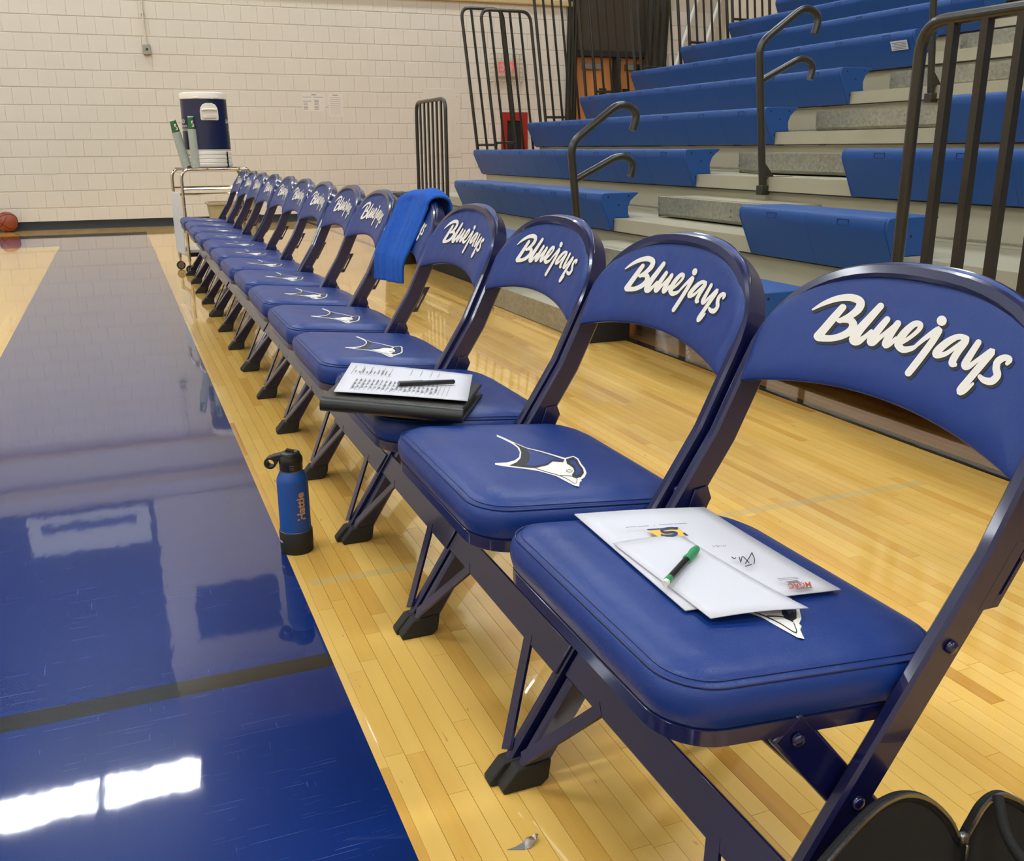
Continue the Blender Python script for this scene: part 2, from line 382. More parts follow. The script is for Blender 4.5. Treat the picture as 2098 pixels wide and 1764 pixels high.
# doorway: frame, transom, two leaves, curtains
door = struct(MB().box((DX0, YW + 0.02, 2.24), (DX1, YW + 0.24, 2.32)).build('door_1', 'dark'))
M['brown'] = plain('dark_brown_panel', (58, 50, 36), 0.6, 0, 0, 0.1, 4)
M['oak'] = plain('orange_oak_veneer', (196, 128, 66), 0.45, 0, 0.3, 0.12, 3)
for a, b in ((DX0, DX0 + 0.09), (DX1 - 0.09, DX1), (7.13, 7.21)): MB().box((a, YW + 0.02, 0), (b, YW + 0.24, 2.24)).build('jamb', 'dark', door)
MB().box((DX0, YW + 0.05, 2.32), (DX1, YW + 0.2, DZ)).build('transom_panel', 'brown', door)
MB().box((DX0 - 0.02, YW + 0.24, -0.01), (DX1 + 0.02, YW + 0.26, DZ)).build('backing', 'dark', door)
for a, b in ((6.49, 7.13), (7.21, 7.85)):
    lf = MB().box((a + 0.004, YW + 0.14, 0.01), (b - 0.004, YW + 0.185, 2.235)).build('door_leaf', 'oak', door)
    MB().box((b - 0.22 if a < 7 else a + 0.1, YW + 0.132, 1.0), (b - 0.10 if a < 7 else a + 0.22, YW + 0.14, 1.8)).build('vision_panel', 'dark', lf)
    MB().box((a + 0.12, YW + 0.08, 2.06), (a + 0.42, YW + 0.139, 2.15)).build('closer', 'steel', lf, bevel=0.008)
    MB().box((a + 0.05, YW + 0.085, 0.98), (b - 0.05, YW + 0.12, 1.04)).build('push_bar', 'steel', lf, bevel=0.006)
M['drape'] = plain('black_drape', (48, 42, 30), 0.9, 0, 0, 0.15, 8)
def drape(x0, x1, lean, label):
    c = MB().grid(lambda u, v: (x0 + (x1 - x0) * u + lean * (1 - v), YW - 0.05 + 0.018 * math.sin(u * 22) - 0.04 * (1 - v) * math.sin(u * 3.1), 0.02 + v * 3.2), 40, 12)
    tag(c.build('curtain', 'drape', smooth=180, solid=0.006), label, 'curtain', 'drapes beside the doorway')
drape(6.30, 6.47, -0.06, 'narrow black drape gathered on the left side of the gym doorway')
drape(7.60, 7.98, -0.10, 'wider black drape hanging on the right side of the gym doorway')

# ceiling fixtures
em = NT('lit_diffuser'); em.set(Base_Color=(0.9, 0.9, 0.9), Emission_Color=(0.95, 1.0, 1.05), Emission_Strength=LAMP); M['lamp'] = em.m
M['fixture'] = plain('white_fixture', (210, 210, 205), 0.5)
ORD2 = ['first', 'second', 'third', 'fourth', 'fifth', 'sixth', 'seventh', 'eighth', 'ninth', 'tenth']
first = None
for iy, y in enumerate(LIGHT_Y):
    for ix, x in enumerate(LIGHT_X):
        lab = 'long gym ceiling light in the %s row from the far wall, %s from the right' % (ORD2[iy], ORD2[len(LIGHT_X) - 1 - ix])
        if first is None:
            first = thing('ceiling_light', lab, 'light', (x, y, LIGHT_Z), 'gym ceiling lights')
            MB().box((-1.24, -0.34, 0.005), (1.24, 0.34, 0.12)).build('housing', 'fixture', first, bevel=0.01)
            for k in (-0.625, 0.625): MB().box((k - 0.575, -0.31, -0.004), (k + 0.575, 0.31, 0.004)).build('diffuser', 'lamp', first)
            for k in (-1, 1): MB().tube([(k, 0, 0.12), (k, 0, CEIL - LIGHT_Z + 0.02)], 0.008, 6).build('hanger', 'steel', first)
        else:
            c = copy_tree(first); c.location = (x, y, LIGHT_Z); c['label'] = lab

# ================================================================== FOLDING CHAIRS
X0 = 0.62                                    # chair origin, world x (first chair)
PITCH, YC0 = 0.519, 0.909
DY = [-0.001, 0.0, 0.0012, 0.0, 0.001, -0.001, -0.001, 0.0, 0.0, -0.001, 0.0, 0.001, 0.001, 0.0]
DX = [0.0168, 0.0041, -0.0014, -0.0128, -0.0049, -0.0024, 0.0029, -0.0012, 0.0006, 0.0058, 0.0002, 0.0011, 0.0111, 0.008]
ROT = [0.0] * 14
HW = 0.2475                                  # half distance between the post centre lines
def post_x(z):                               # centre line of a post, local x
    return (0.4595 + 0.633 * z if z <= 0.53 else 0.795 + 0.48 * (z - 0.53)) - X0
def post_n(z):
    s = 0.632 if z <= 0.53 else 0.47
    k = min(max((z - 0.49) / 0.08, 0), 1); s = 0.632 * (1 - k) + 0.47 * k
    return Vector((1, 0, -s)).normalized()
ARCH_S, ARCH_T, ARCH_N = 0.636, 0.7885, 2.35
def arch_z(y, half, zs, zt):
    a = min(abs(y) / half, 1.0); return zs + (zt - zs) * (1 - a ** ARCH_N) ** (1 / ARCH_N)
def frame_path():
    P = [(post_x(z), HW, z) for z in (0.02, 0.12, 0.25, 0.38, 0.47, 0.505, 0.53, 0.555, 0.60, 0.64)]
    n = 26
    for i in range(n + 1):
        t = math.pi / 2 * i / n * 2 - 0.0
        c, s = math.cos(t), math.sin(t)
        y = HW * math.copysign(abs(c) ** (2 / ARCH_N), c); z = ARCH_S + (ARCH_T - ARCH_S) * abs(s) ** (2 / ARCH_N)
        P.append((post_x(z), y, z))
    return P + [(x, -y, z) for x, y, z in P[:10][::-1]]
def sweep_frame(dep, thk):
    P = [Vector(q) for q in frame_path()]; rs = []
    for i, p in enumerate(P):
        t = (P[min(i + 1, len(P) - 1)] - P[max(i - 1, 0)]).normalized()
        n = post_n(p.z); n = (n - t * n.dot(t)).normalized(); s = t.cross(n)
        h, w, c = dep / 2, thk / 2, 0.004
        rs.append([p + n * a + s * b for a, b in ((-h + c, -w), (h - c, -w), (h, -w + c), (h, w - c), (h - c, w), (-h + c, w), (-h, w - c), (-h, -w + c))])
    return MB().rings(rs)
SEAT = (0.424 - X0, 0.800 - X0, 0.2325)      # front x, rear x, half width
TILT = -0.095
def rr_out(inset, n=9):
    x0, x1, hw = SEAT[0] + inset, SEAT[1] - inset, SEAT[2] - inset; out = []
    for (cx, cy, r, a0) in ((x1, hw, 0.085, 0), (x0, hw, 0.062, 90), (x0, -hw, 0.062, 180), (x1, -hw, 0.085, 270)):
        r = max(r - inset, 0.004); sx = -1 if cx > (x0 + x1) / 2 else 1; sy = -1 if cy > 0 else 1
        for k in range(n):
            a = math.radians(a0 + 90 * k / (n - 1)); out.append((cx + sx * r + r * math.cos(a), cy + sy * r + r * math.sin(a)))
        nx = None
    return out
def sz(x, h): return 0.3715 + h + TILT * (x - (0.505 - X0))
CUSH = [(0.004, 0.019), (0.0, 0.024), (-0.004, 0.038), (-0.004, 0.052), (0.0005, 0.0625), (0.004, 0.066), (0.007, 0.066), (0.013, 0.0715), (0.024, 0.0765), (0.04, 0.0815), (0.056, 0.0830), (0.072, 0.0834), (0.10, 0.0834)]
def cushion_h(x, y):
    dx = min(x - SEAT[0], SEAT[1] - x); d = min(dx, SEAT[2] - abs(y))
    for (a, ha), (b, hb) in zip(CUSH[4:], CUSH[5:]):
        if d <= b: return ha + (hb - ha) * (d - a) / (b - a) if b > a else hb
    return CUSH[-1][1]
def seat_top(x, y): return sz(x, cushion_h(x, y))
PAD_HW = 0.2535
def pad_front(y, z): return 0.803 - X0 + 0.485 * (z - 0.614) + 0.016 * (1 - min((y / PAD_HW) ** 2, 1))
def make_chair():
    root = thing('folding_chair', 'x', 'chair', (0, 0, 0), 'navy team folding chairs in a row along the sideline')
    sweep_frame(0.042, 0.019).build('frame', 'paint', root, smooth=35)
    # rubber boots on the front feet
    bp_ = [(0.428, 0), (0.426, 0.010), (0.451, 0.039), (0.508, 0.044), (0.503, 0.010), (0.490, 0)]
    for s in (-1, 1):
        y = s * HW
        MB().prism(bp_, lambda q: (q[0] - X0, y - 0.013, q[1]), lambda q: (q[0] - X0, y + 0.013, q[1])).build('foot_cap', 'rubber', root, bevel=0.003)
    # front stretcher and knee braces, lying on the front face of the posts
    fx = lambda z: post_x(z) - 0.026
    MB().box((-0.0035, -HW - 0.008, -0.026), (0.0035, HW + 0.008, 0.026)).build('front_stretcher', 'paint', root, bevel=0.002)
    st = kids(root)[-1]; st.location = (fx(0.192) - 0.001, 0, 0.192); st.rotation_euler = (0, math.atan(0.632), 0)
    for s in (-1, 1):
        a = Vector((fx(0.05) - 0.003, s * (HW - 0.004), 0.05)); b = Vector((fx(0.178) - 0.003, s * (HW - 0.105), 0.178))
        d = (b - a).normalized(); n = post_n(0.1); w = d.cross(n).normalized() * 0.011; n = n * 0.0025
        MB().rings([[p + w + n, p - w + n, p - w - n, p + w - n] for p in (a, b)]).build('knee_brace', 'paint', root)
    # rear legs, pivoted on the seat sides and riveted where they cross the posts
    for s in (-1, 1):
        y = s * 0.2262
        a = Vector((0.566 - X0, y, 0.368)); b = Vector((0.866 - X0, y, 0.012)); d = (b - a).normalized(); n = Vector((-d.z, 0, d.x))
        h, w = 0.0225, 0.0065
        rs = [[p + n * u + Vector((0, v, 0)) for u, v in ((-h, -w), (h, -w), (h, w), (-h, w))] for p in (a - d * 0.012, b)]
        MB().rings(rs).build('rear_leg', 'paint', root, bevel=0.004)
        MB().prism([(0.838, 0), (0.832, 0.030), (0.872, 0.034), (0.893, 0.008), (0.890, 0)], lambda q: (q[0] - X0, y - 0.011, q[1]), lambda q: (q[0] - X0, y + 0.011, q[1])).build('foot_cap', 'rubber', root, bevel=0.003)
        for px_, pz_, yo in ((0.571, 0.362, -0.2345), (0.638, 0.282, -0.2578), (0.741, 0.444, -0.2578)):
            yy = yo if s < 0 else -yo
            MB().lathe([(0.0075, 0), (0.0075, 0.003), (0.005, 0.0055), (0.0, 0.006)], 12).build('rivet', 'paint', root, smooth=50)
            rv = kids(root)[-1]; rv.location = (px_ - X0, yy, pz_); rv.rotation_euler = (math.radians(90) * (1 if s < 0 else -1), 0, 0)
        # seat hinge plate on the inner face of the post
        MB().prism([(0.722, 0.395), (0.752, 0.395), (0.772, 0.435), (0.765, 0.455), (0.742, 0.452)], lambda q: (q[0] - X0, s * 0.2368, q[1]), lambda q: (q[0] - X0, s * 0.2335, q[1])).build('hinge_plate', 'paint', root, bevel=0.001)
    MB().tube([(0.779 - X0, -0.222, 0.115), (0.779 - X0, 0.222, 0.115)], 0.008, 8).build('rear_crossbar', 'paint', root, smooth=40)
    # ganging bracket on the near post: slotted plate
    g = MB(); gx = lambda z: post_x(z) + 0.012
    for a, b, c, e_ in ((0.0, 0.017, 0.478, 0.550), (0.022, 0.028, 0.478, 0.550), (0.017, 0.022, 0.478, 0.492), (0.017, 0.022, 0.530, 0.550)):
        g.prism([(gx(c) + a, c), (gx(c) + b, c), (gx(e_) + b, e_), (gx(e_) + a, e_)], lambda q: (q[0], -0.2572, q[1]), lambda q: (q[0], -0.2500, q[1]))
    g.build('ganging_bracket', 'paint', root)
    # seat pan and cushion
    rs = [[(x, y, sz(x, h)) for x, y in rr_out(i)] for i, h in ((0.008, 0.0), (0.002, 0.0005), (0.0, 0.002), (0.0, 0.0195), (0.002, 0.021))]
    MB().rings(rs).build('seat_pan', 'paint', root, smooth=40)
    rs = [[(x, y, sz(x, h)) for x, y in rr_out(i)] for i, h in CUSH]
    cu = MB().rings(rs, True, True, True).build('seat_cushion', 'vinyl', root, smooth=55)
    out = rr_out(0.0035)
    MB().tube([(x, y, sz(x, 0.0662)) for x, y in out], 0.0016, 6, True).build('piping', 'thread', cu, smooth=80)
    out = rr_out(0.011)
    MB().tube([(x, y, sz(x, 0.0700)) for x, y in out], 0.0008, 5, True).build('stitching', 'thread', cu, smooth=80)
    # emblem printed on the cushion (traced from the second chair's seat)
    def seatpt(a, b):                         # crop pixel -> cushion surface, chair-local
        d = pixray(780 + a / 2.9403, 820 + b / 2.9403); zz = sz(0.0, 0.0834)
        t = (zz + TILT * (CAM.x - X0 - DX[1]) - CAM.z) / (d.z - TILT * d.x); p = CAM + d * t
        return (p.x - X0 - DX[1], p.y - YC0 - PITCH - DY[1])
    def flat(mb, poly, up):
        P = [seatpt(*q) for q in poly]
        mb.add([(x, y, sz(x, 0.0834) + up) for x, y in P], [tuple(range(len(P)))])
    em_ = MB()
    flat(em_, [(700, 210), (745, 228), (790, 250), (880, 288), (960, 306), (1050, 332), (1110, 350), (1160, 337), (1190, 352), (1207, 383), (1230, 412), (1240, 440), (1228, 466), (1206, 480), (1212, 487), (1198, 496), (1196, 522), (1168, 517), (1100, 482), (1056, 458), (950, 428), (850, 413), (770, 404), (690, 391), (688, 381), (760, 377), (808, 364), (833, 345), (838, 315), (823, 287), (788, 262), (738, 237), (698, 219)], 0.0006)
    em_.build('emblem', 'print_white', cu); ew = kids(cu)[-1]
    eb = MB()
    flat(eb, [(800, 258), (850, 281), (880, 293), (960, 313), (1045, 339), (1108, 360), (1098, 376), (1035, 372), (1005, 394), (930, 412), (850, 406), (775, 396), (818, 377), (842, 353), (847, 318), (835, 288)], 0.0010)
    flat(eb, [(1116, 358), (1160, 344), (1184, 360), (1198, 388), (1220, 418), (1224, 442), (1206, 466), (1180, 473), (1158, 466), (1152, 452), (1166, 432), (1160, 412), (1140, 396), (1122, 386)], 0.0010)
    def ink(mb, pts, w, up):
        stroke(mb, [(a, b, w) for a, b in pts], lambda a, b: (lambda p: (p[0], p[1], sz(p[0], 0.0834) + up))(seatpt(a, b)), 4)
    ink(eb, [(935, 414), (1005, 436), (1062, 452), (1120, 476), (1172, 505), (1184, 478)], 3.5, 0.0010)
    ink(eb, [(1082, 456), (1150, 460), (1182, 474)], 3.5, 0.0010)
    ink(eb, [(1118, 430), (1130, 421), (1150, 424), (1152, 433), (1135, 437), (1118, 430)], 3.0, 0.0010)
    eb.build('emblem_black', 'print_black', ew)
    el = MB()
    flat(el, [(872, 300), (960, 322), (1040, 346), (1092, 366), (1030, 364), (998, 386), (930, 400), (870, 396), (893, 372), (900, 340), (890, 315)], 0.0014)
    flat(el, [(1143, 368), (1170, 366), (1184, 392), (1206, 422), (1206, 442), (1182, 458), (1172, 445), (1177, 422), (1164, 396), (1142, 384)], 0.0014)
    el.build('emblem_blue', 'print_blue', ew)
    # backrest pad
    NU, NV = 45, 23
    def pad(u, v, front):
        a = 2 * u - 1; a = math.copysign(abs(a) ** 0.8, a); y = PAD_HW * a
        zb = 0.613 + 0.030 * (1 - a * a); zt = arch_z(y, PAD_HW + 0.001, 0.640, 0.8045)
        z = zb + (zt - zb) * (0.5 - 0.5 * math.cos(math.pi * v)); y *= 1 - 0.055 * max(0.0, (0.70 - z) / 0.09)
        d = min(z - zb, zt - z, PAD_HW * (1 - abs(a))); e_ = min(max(d / 0.032, 0), 1)
        k = math.sqrt(max(0, 1 - (1 - e_) ** 2))
        xb = post_x(z) - 0.0205 + 0.016 * (1 - a * a)
        xf = pad_front(y, z)
        return (xb + (xf - xb) * k, y, z) if front else (xb, y, z)
    pm = MB(); pm.grid(lambda u, v: pad(u, v, True), NU, NV); pm.grid(lambda u, v: pad(u, v, False), NU, NV)
    bk = pm.build('backrest_pad', 'vinyl', root, smooth=70)
    bpan = MB().grid(lambda u, v: (lambda q: (q[0] + 0.004, q[1], q[2]))(pad(u, v, False)), 25, 9).build('backrest_panel', 'paint', root, smooth=60, solid=0.003)
    # script lettering across the backrest (traced from the nearest chair)
    def padpt(a, b, up):
        d = pixray(1480 + a / 3.3948, 520 + b / 3.3948); o_ = Vector((X0 + DX[0], YC0 + DY[0], 0))
        # mean plane of the pad front in chair-local coordinates
        c0 = CAM - o_; k0 = 0.803 - X0 + 0.008 - 0.485 * 0.614
        t = (k0 + 0.485 * c0.z - c0.x) / (d.x - 0.485 * d.z); p = c0 + d * t
        return (pad_front(p.y, p.z) - up, p.y, p.z)
    S = [
        [(625, 388, 12), (700, 345, 30), (790, 312, 42), (880, 306, 52), (938, 335, 56), (925, 385, 54), (870, 432, 44), (800, 468, 34)],
        [(822, 372, 46), (752, 455, 52), (690, 530, 54), (652, 575, 56)],
        [(790, 465, 30), (862, 462, 48), (888, 495, 56), (868, 537, 52), (810, 572, 48), (735, 590, 44), (655, 583, 52)],
        [(1075, 365, 46), (1000, 450, 54), (930, 530, 60), (888, 598, 62), (915, 612, 52), (960, 585, 34), (1010, 540, 26)],
        [(1118, 458, 44), (1055, 535, 52), (1005, 605, 54), (1020, 622, 42), (1080, 575, 30), (1190, 488, 34)],
        [(1192, 486, 46), (1135, 570, 52), (1105, 635, 50), (1140, 625, 36), (1180, 590, 26)],
        [(1180, 640, 28), (1260, 596, 28), (1335, 535, 32), (1348, 496, 42), (1305, 492, 44), (1235, 555, 54), (1195, 625, 56), (1225, 668, 48), (1290, 660, 36), (1325, 640, 22)],
        [(1322, 640, 26), (1390, 585, 34), (1480, 528, 46), (1450, 590, 50), (1370, 700, 52), (1300, 790, 52), (1266, 832, 50)],
        [(1680, 592, 44), (1625, 578, 40), (1550, 612, 52), (1475, 675, 56), (1465, 706, 48), (1530, 698, 34), (1610, 645, 30), (1680, 605, 44), (1615, 690, 52), (1578, 760, 52), (1600, 772, 34)],
        [(1768, 618, 46), (1705, 715, 52), (1672, 775, 54), (1700, 786, 40), (1780, 730, 32), (1872, 678, 50), (1800, 765, 54), (1705, 875, 54), (1642, 955, 56), (1680, 952, 34), (1735, 905, 20)],
        [(1985, 762, 30), (2003, 735, 44), (1965, 722, 46), (1915, 750, 54), (1905, 800, 56), (1915, 845, 56), (1875, 885, 54), (1820, 880, 46), (1785, 855, 34)],
    ]
    dot = [(1500 + 36 * math.cos(a * math.pi / 8), 468 + 36 * math.sin(a * math.pi / 8)) for a in range(16)]
    for nm, mt, ox, oy, grow, up in (('lettering_shadow', 'print_black', 7, 18, 8, 0.0007), ('lettering', 'print_white', 0, 0, 0, 0.0013)):
        lm_ = MB()
        for st_ in S: stroke(lm_, [(a, b, w + grow) for a, b, w in st_], lambda a, b: padpt(a + ox, b + oy, up))
        lm_.add([padpt(a + ox, b + oy, up) for a, b in dot], [tuple(range(16))])
        lm_.build(nm, mt, bk)
    return root
ORD = ['nearest', 'second', 'third', 'fourth', 'fifth', 'sixth', 'seventh', 'eighth', 'ninth', 'tenth', 'eleventh', 'twelfth', 'thirteenth', 'farthest']
WITH = {0: ', white papers on its seat', 2: ', black portfolio on it', 4: ', towel over it', 13: ', beside the drinks cart'}
chairs = []
proto = make_chair()
for k in range(14):
    c = proto if k == 0 else copy_tree(proto)
    c.location = (X0 + DX[k], YC0 + PITCH * k + DY[k], 0); c.rotation_euler = (0, 0, ROT[k])
    c['label'] = '%s blue team folding chair %s' % (ORD[k], 'in the row' if k in (0, 13) else 'in the row from the camera') + WITH.get(k, '')
    chairs.append(c)

# ================================================================== BLEACHERS
RX, RZ, RUN, RISE = 2.1926, 0.4186, 0.589, 0.258
NROW = 10
def row_xz(k): return RX + RUN * k, RZ + RISE * k
YFAR, YA1, YA0 = 9.335, 5.386, 3.936           # far end of the left bank, aisle edges
# section of a bench, (dx, dz) from its top front corner
BENCH = [(0.022, 0.0), (0.262, 0.0), (0.262, -0.008), (0.236, -0.026), (0.208, -0.052), (0.193, -0.090), (0.195, -0.125), (0.204, -0.152), (0.098, -0.155), (0.092, -0.232), (0.084, -0.232), (0.003, -0.056), (0.0, -0.046), (0.001, -0.016), (0.008, -0.004)]
def bench_module(L):
    n = len(BENCH); m = MB()
    m.prism(BENCH, lambda q: (q[0], 0.0002, q[1]), lambda q: (q[0], L - 0.0002, q[1]))
    return m
def slot_geo(L):
    # shallow moulded pocket outline on the front lip
    m = MB(); y0, y1 = L / 2 - 0.035, L / 2 + 0.035; x = 0.0002
    for a, b in (((y0, -0.044), (y1, -0.041)), ((y0, -0.021), (y1, -0.018)), ((y0, -0.041), (y0 + 0.003, -0.021)), ((y1 - 0.003, -0.041), (y1, -0.021))):
        m.box((x - 0.0016, a[0], a[1]), (x + 0.002, b[0], b[1]))
    return m
ML = 0.5025
M['notice'] = plain('notice_paper', (216, 208, 196), 0.8)
BMESH = {}
M['slot'] = plain('moulded_slot_edge', (12, 50, 98), 0.5)
def bench(k, y0, y1, label):
    x, z = row_xz(k)
    t = thing('bleacher_bench', label, 'bench', (x, y0, z), 'blue bleacher benches')
    n = max(1, round((y1 - y0 - 0.03) / ML)); L = round((y1 - y0 - 0.03) / n, 5)
    key = L
    for i in range(n):
        if key not in BMESH:
            o = bench_module(L).build('seat_module', 'bench', t, bevel=0.0015); s_ = slot_geo(L).build('moulded_pocket', 'slot', o)
            BMESH[key] = (o.data, s_.data)
        else:
            o = bpy.data.objects.new('seat_module', BMESH[key][0]); COL.objects.link(o); o.parent = t
            b = o.modifiers.new('b', 'BEVEL'); b.width = 0.0015; b.segments = 2; b.limit_method = 'ANGLE'
            s_ = bpy.data.objects.new('moulded_pocket', BMESH[key][1]); COL.objects.link(s_); s_.parent = o
        o.location = (0, 0.015 + i * L, 0)
    for e in (0, 1):
        a, b = (0.0, 0.0145) if e == 0 else (y1 - y0 - 0.0145, y1 - y0)
        if 'cap' not in BMESH:
            cp = MB().prism([(p[0], p[1]) for p in BENCH], lambda q: (q[0], 0, q[1]), lambda q: (q[0], 0.0145, q[1])).build('end_cap', 'bench', t, bevel=0.004)
            BMESH['cap'] = cp.data
            BMESH['hole'] = MB().lathe([(0.006, 0), (0.006, 0.001), (0.0045, 0.0012)], 10).build('screw_hole', 'dark', cp).data
            hs = kids(cp)
        else:
            cp = bpy.data.objects.new('end_cap', BMESH['cap']); COL.objects.link(cp); cp.parent = t
            bb = cp.modifiers.new('b', 'BEVEL'); bb.width = 0.004; bb.segments = 2; bb.limit_method = 'ANGLE'
            hs = []
        cp.location = (0, a, 0)
        if e == 0:
            for i, (hx, hz) in enumerate(((0.05, -0.025), (0.195, -0.022), (0.125, -0.075), (0.088, -0.175))):
                if hs and i == 0: h = hs[0]
                else: h = bpy.data.objects.new('screw_hole', BMESH['hole']); COL.objects.link(h); h.parent = cp
                h.location = (hx, 0.0004, hz); h.rotation_euler = (math.radians(90), 0, 0)
    return t
RO = ['lowest', 'second', 'third', 'fourth', 'fifth', 'sixth', 'seventh', 'eighth', 'ninth', 'top']
for k in range(NROW):
    yf = {0: 6.8, 1: 8.217}.get(k, YFAR)
    bl = bench(k, YA1, yf, '%s blue bleacher bench from the floor, on the far side of the aisle' % RO[k])
    if k == 5:
        st_ = MB().box((0, 0, 0), (0.0012, 0.155, 0.065)).build('warning_sticker', 'paper', bl)
        st_.location = (0.022, 0.06, -0.125); st_.rotation_euler = (0, -0.43, 0)
        for r_ in range(5):
            MB().box((-0.0006, 0.012, 0.008 + r_ * 0.0105), (0.0, 0.145 - 0.02 * (r_ % 2), 0.011 + r_ * 0.0105)).build('print_line', 'print_black', st_)
    bench(k, 2.95 if k < 2 else -4.0, YA0, '%s blue bleacher bench from the floor, on the near side of the aisle' % RO[k])
# decks, one platform per row
for k in range(NROW):
    x, z = row_xz(k); d = z - 0.155; xn = x + 0.0965
    t = thing('bleacher_platform', '%s beige metal bleacher platform from the floor' % RO[k], 'platform', (0, 0, 0), 'bleacher platforms')
    xe = xn + RUN + 0.06
    yf = YFAR - 0.01
    MB().box((xn + 0.002, -4.0, d - 0.03), (xe, yf, d)).build('tread', 'deck', t)
    MB().box((xn, -4.0, d - 0.077), (xn + 0.0018, yf, d - 0.001)).build('nosing', 'deck', t)
    MB().box((xn - 0.001, -4.0, d - 0.084), (xn + 0.03, yf, d - 0.0775)).build('painted_gap_shade', 'dark', t)  # dark strip standing in for the shade of the gap under the nosing
    zb = d - RISE + 0.0 if k else 0.0
    MB().box((xn + 0.035, -4.0, zb + 0.001 if k else 0.14), (xn + 0.04, yf, d - 0.085)).build('riser_sheet', 'deck', t)
    if k:
        MB().box((xn + 0.031, -4.0, zb + 0.018), (xn + 0.0345, yf, zb + 0.026)).build('riser_bead', 'galv', t)
    MB().box((xn + 0.045, yf - 0.06, 0.0 if k else 0.02), (xn + 0.105, yf - 0.004, d - 0.031)).build('support_post', 'dark', t)
# understructure at the floor
MB_ = MB().box((RX + 0.15, 5.60, 0.0), (RX + 0.17, 9.3, 0.13)); tag(MB_.build('floor_beam', 'dark'), 'black steel floor beam under the benches beyond the aisle', 'beam', 'bleacher floor beams')
MB_ = MB().box((RX + 0.62, -4.0, 0.0), (RX + 0.66, 3.9, 0.12)); tag(MB_.build('floor_beam', 'dark'), 'black steel floor beam under the benches before the aisle', 'beam', 'bleacher floor beams')
# aisle steps
for k in range(-1, NROW - 1):
    x, z = row_xz(k); x1 = row_xz(k + 1)[0] + 0.0965
    if k < 0:
        t = thing('aisle_step', 'lowest metal aisle step, standing on the gym floor', 'step', (2.122, 4.21, 0), 'metal aisle steps')
        MB().box((0.004, 0.0, 0.116), (0.235, 1.33, 0.126)).build('step_tread', 'deck', t)
        MB().box((0.0, 0.0, 0.004), (0.003, 1.33, 0.126)).build('step_front', 'galv', t)
        MB().box((0.006, 0.002, 0.0), (0.232, 0.006, 0.115)).build('step_side', 'dark', t)
        MB().box((0.006, 1.322, 0.0), (0.232, 1.326, 0.115)).build('step_side', 'dark', t)
        for yy in (0.2, 1.1): MB().tube([(0.03, yy, 0.012), (0.09, yy, 0.012)], 0.011, 10).build('caster', 'rubber', t)
        continue
    d = z - 0.155; xf = x1 - 0.30
    t = thing('aisle_step', '%s intermediate metal aisle step, between the %s and %s platforms' % (RO[k], RO[k], RO[k + 1]), 'step', (xf, 4.21, d), 'metal aisle steps')
    MB().box((0.004, 0, 0.118), (0.333, 1.14, 0.128)).build('step_tread', 'deck', t)
    for yy in (0.02, 0.05): MB().box((0.02 + yy, 0.01, 0.128), (0.026 + yy, 1.13, 0.1295)).build('tread_rib', 'galv', t)
    MB().prism([(0.0, 0.128), (0.003, 0.128), (0.003, 0.030), (0.02, 0.012), (0.018, 0.010), (0.0, 0.028)], lambda q: (q[0], 0.0, q[1]), lambda q: (q[0], 1.14, q[1])).build('step_front', 'galv', t)
    MB().box((0.004, 1.132, 0.004), (0.333, 1.136, 0.117)).build('step_side', 'galv', t)
    MB().box((0.004, 0.004, 0.004), (0.333, 0.008, 0.117)).build('step_side', 'galv', t)
    for yy in (0.35, 1.125):
        for zz in (0.05, 0.085):
            MB().lathe([(0.006, 0), (0.005, 0.003), (0, 0.004)], 8).build('bolt', 'steel', t); q = kids(t)[-1]; q.location = (0.0, yy, zz); q.rotation_euler = (0, math.radians(-90), 0)
# aisle handrails
RB = [(3.449, 0.69), (3.361, 1.485), (3.645, 1.69), (3.755, 1.65), (3.725, 1.55)]
RL = [(3.382, 1.296), (3.655, 1.428), (3.74, 1.39), (3.718, 1.31)]
for k, lab in ((0, 'black curved aisle handrail nearest the gym floor'), (2, 'black curved aisle handrail on the third bleacher platform'), (4, 'black curved aisle handrail highest up, behind the guard rail bars')):
    ox, oz = (k - 2) * RUN + (0.04 if k == 0 else 0.0), (k - 2) * RISE
    t = thing('aisle_handrail', lab, 'handrail', (3.449 + ox, 4.661, 0.69 + oz), 'aisle handrails')
    f_ = lambda P: [(x - 3.449, 0, z - 0.69) for x, z in P]
    MB().tube(fillet(f_(RB), 0.065, 7), 0.021, 12).build('post', 'rail', t, smooth=40)
    MB().tube(fillet(f_(RL), 0.06, 7), 0.019, 12).build('lower_rail', 'rail', t, smooth=40)
    MB().box((-0.028, -0.028, -0.01), (0.028, 0.028, 0.045)).build('socket', 'rail', t, bevel=0.004)
    MB().box((0.0, -0.02, 0.083), (0.19, 0.02, 0.092)).build('base_bracket', 'rail', t, bevel=0.002)
    MB().prism([(0.0, 0.09), (0.07, 0.09), (0.0, 0.17)], lambda q: (q[0], -0.004, q[1]), lambda q: (q[0], 0.004, q[1])).build('gusset', 'rail', t)
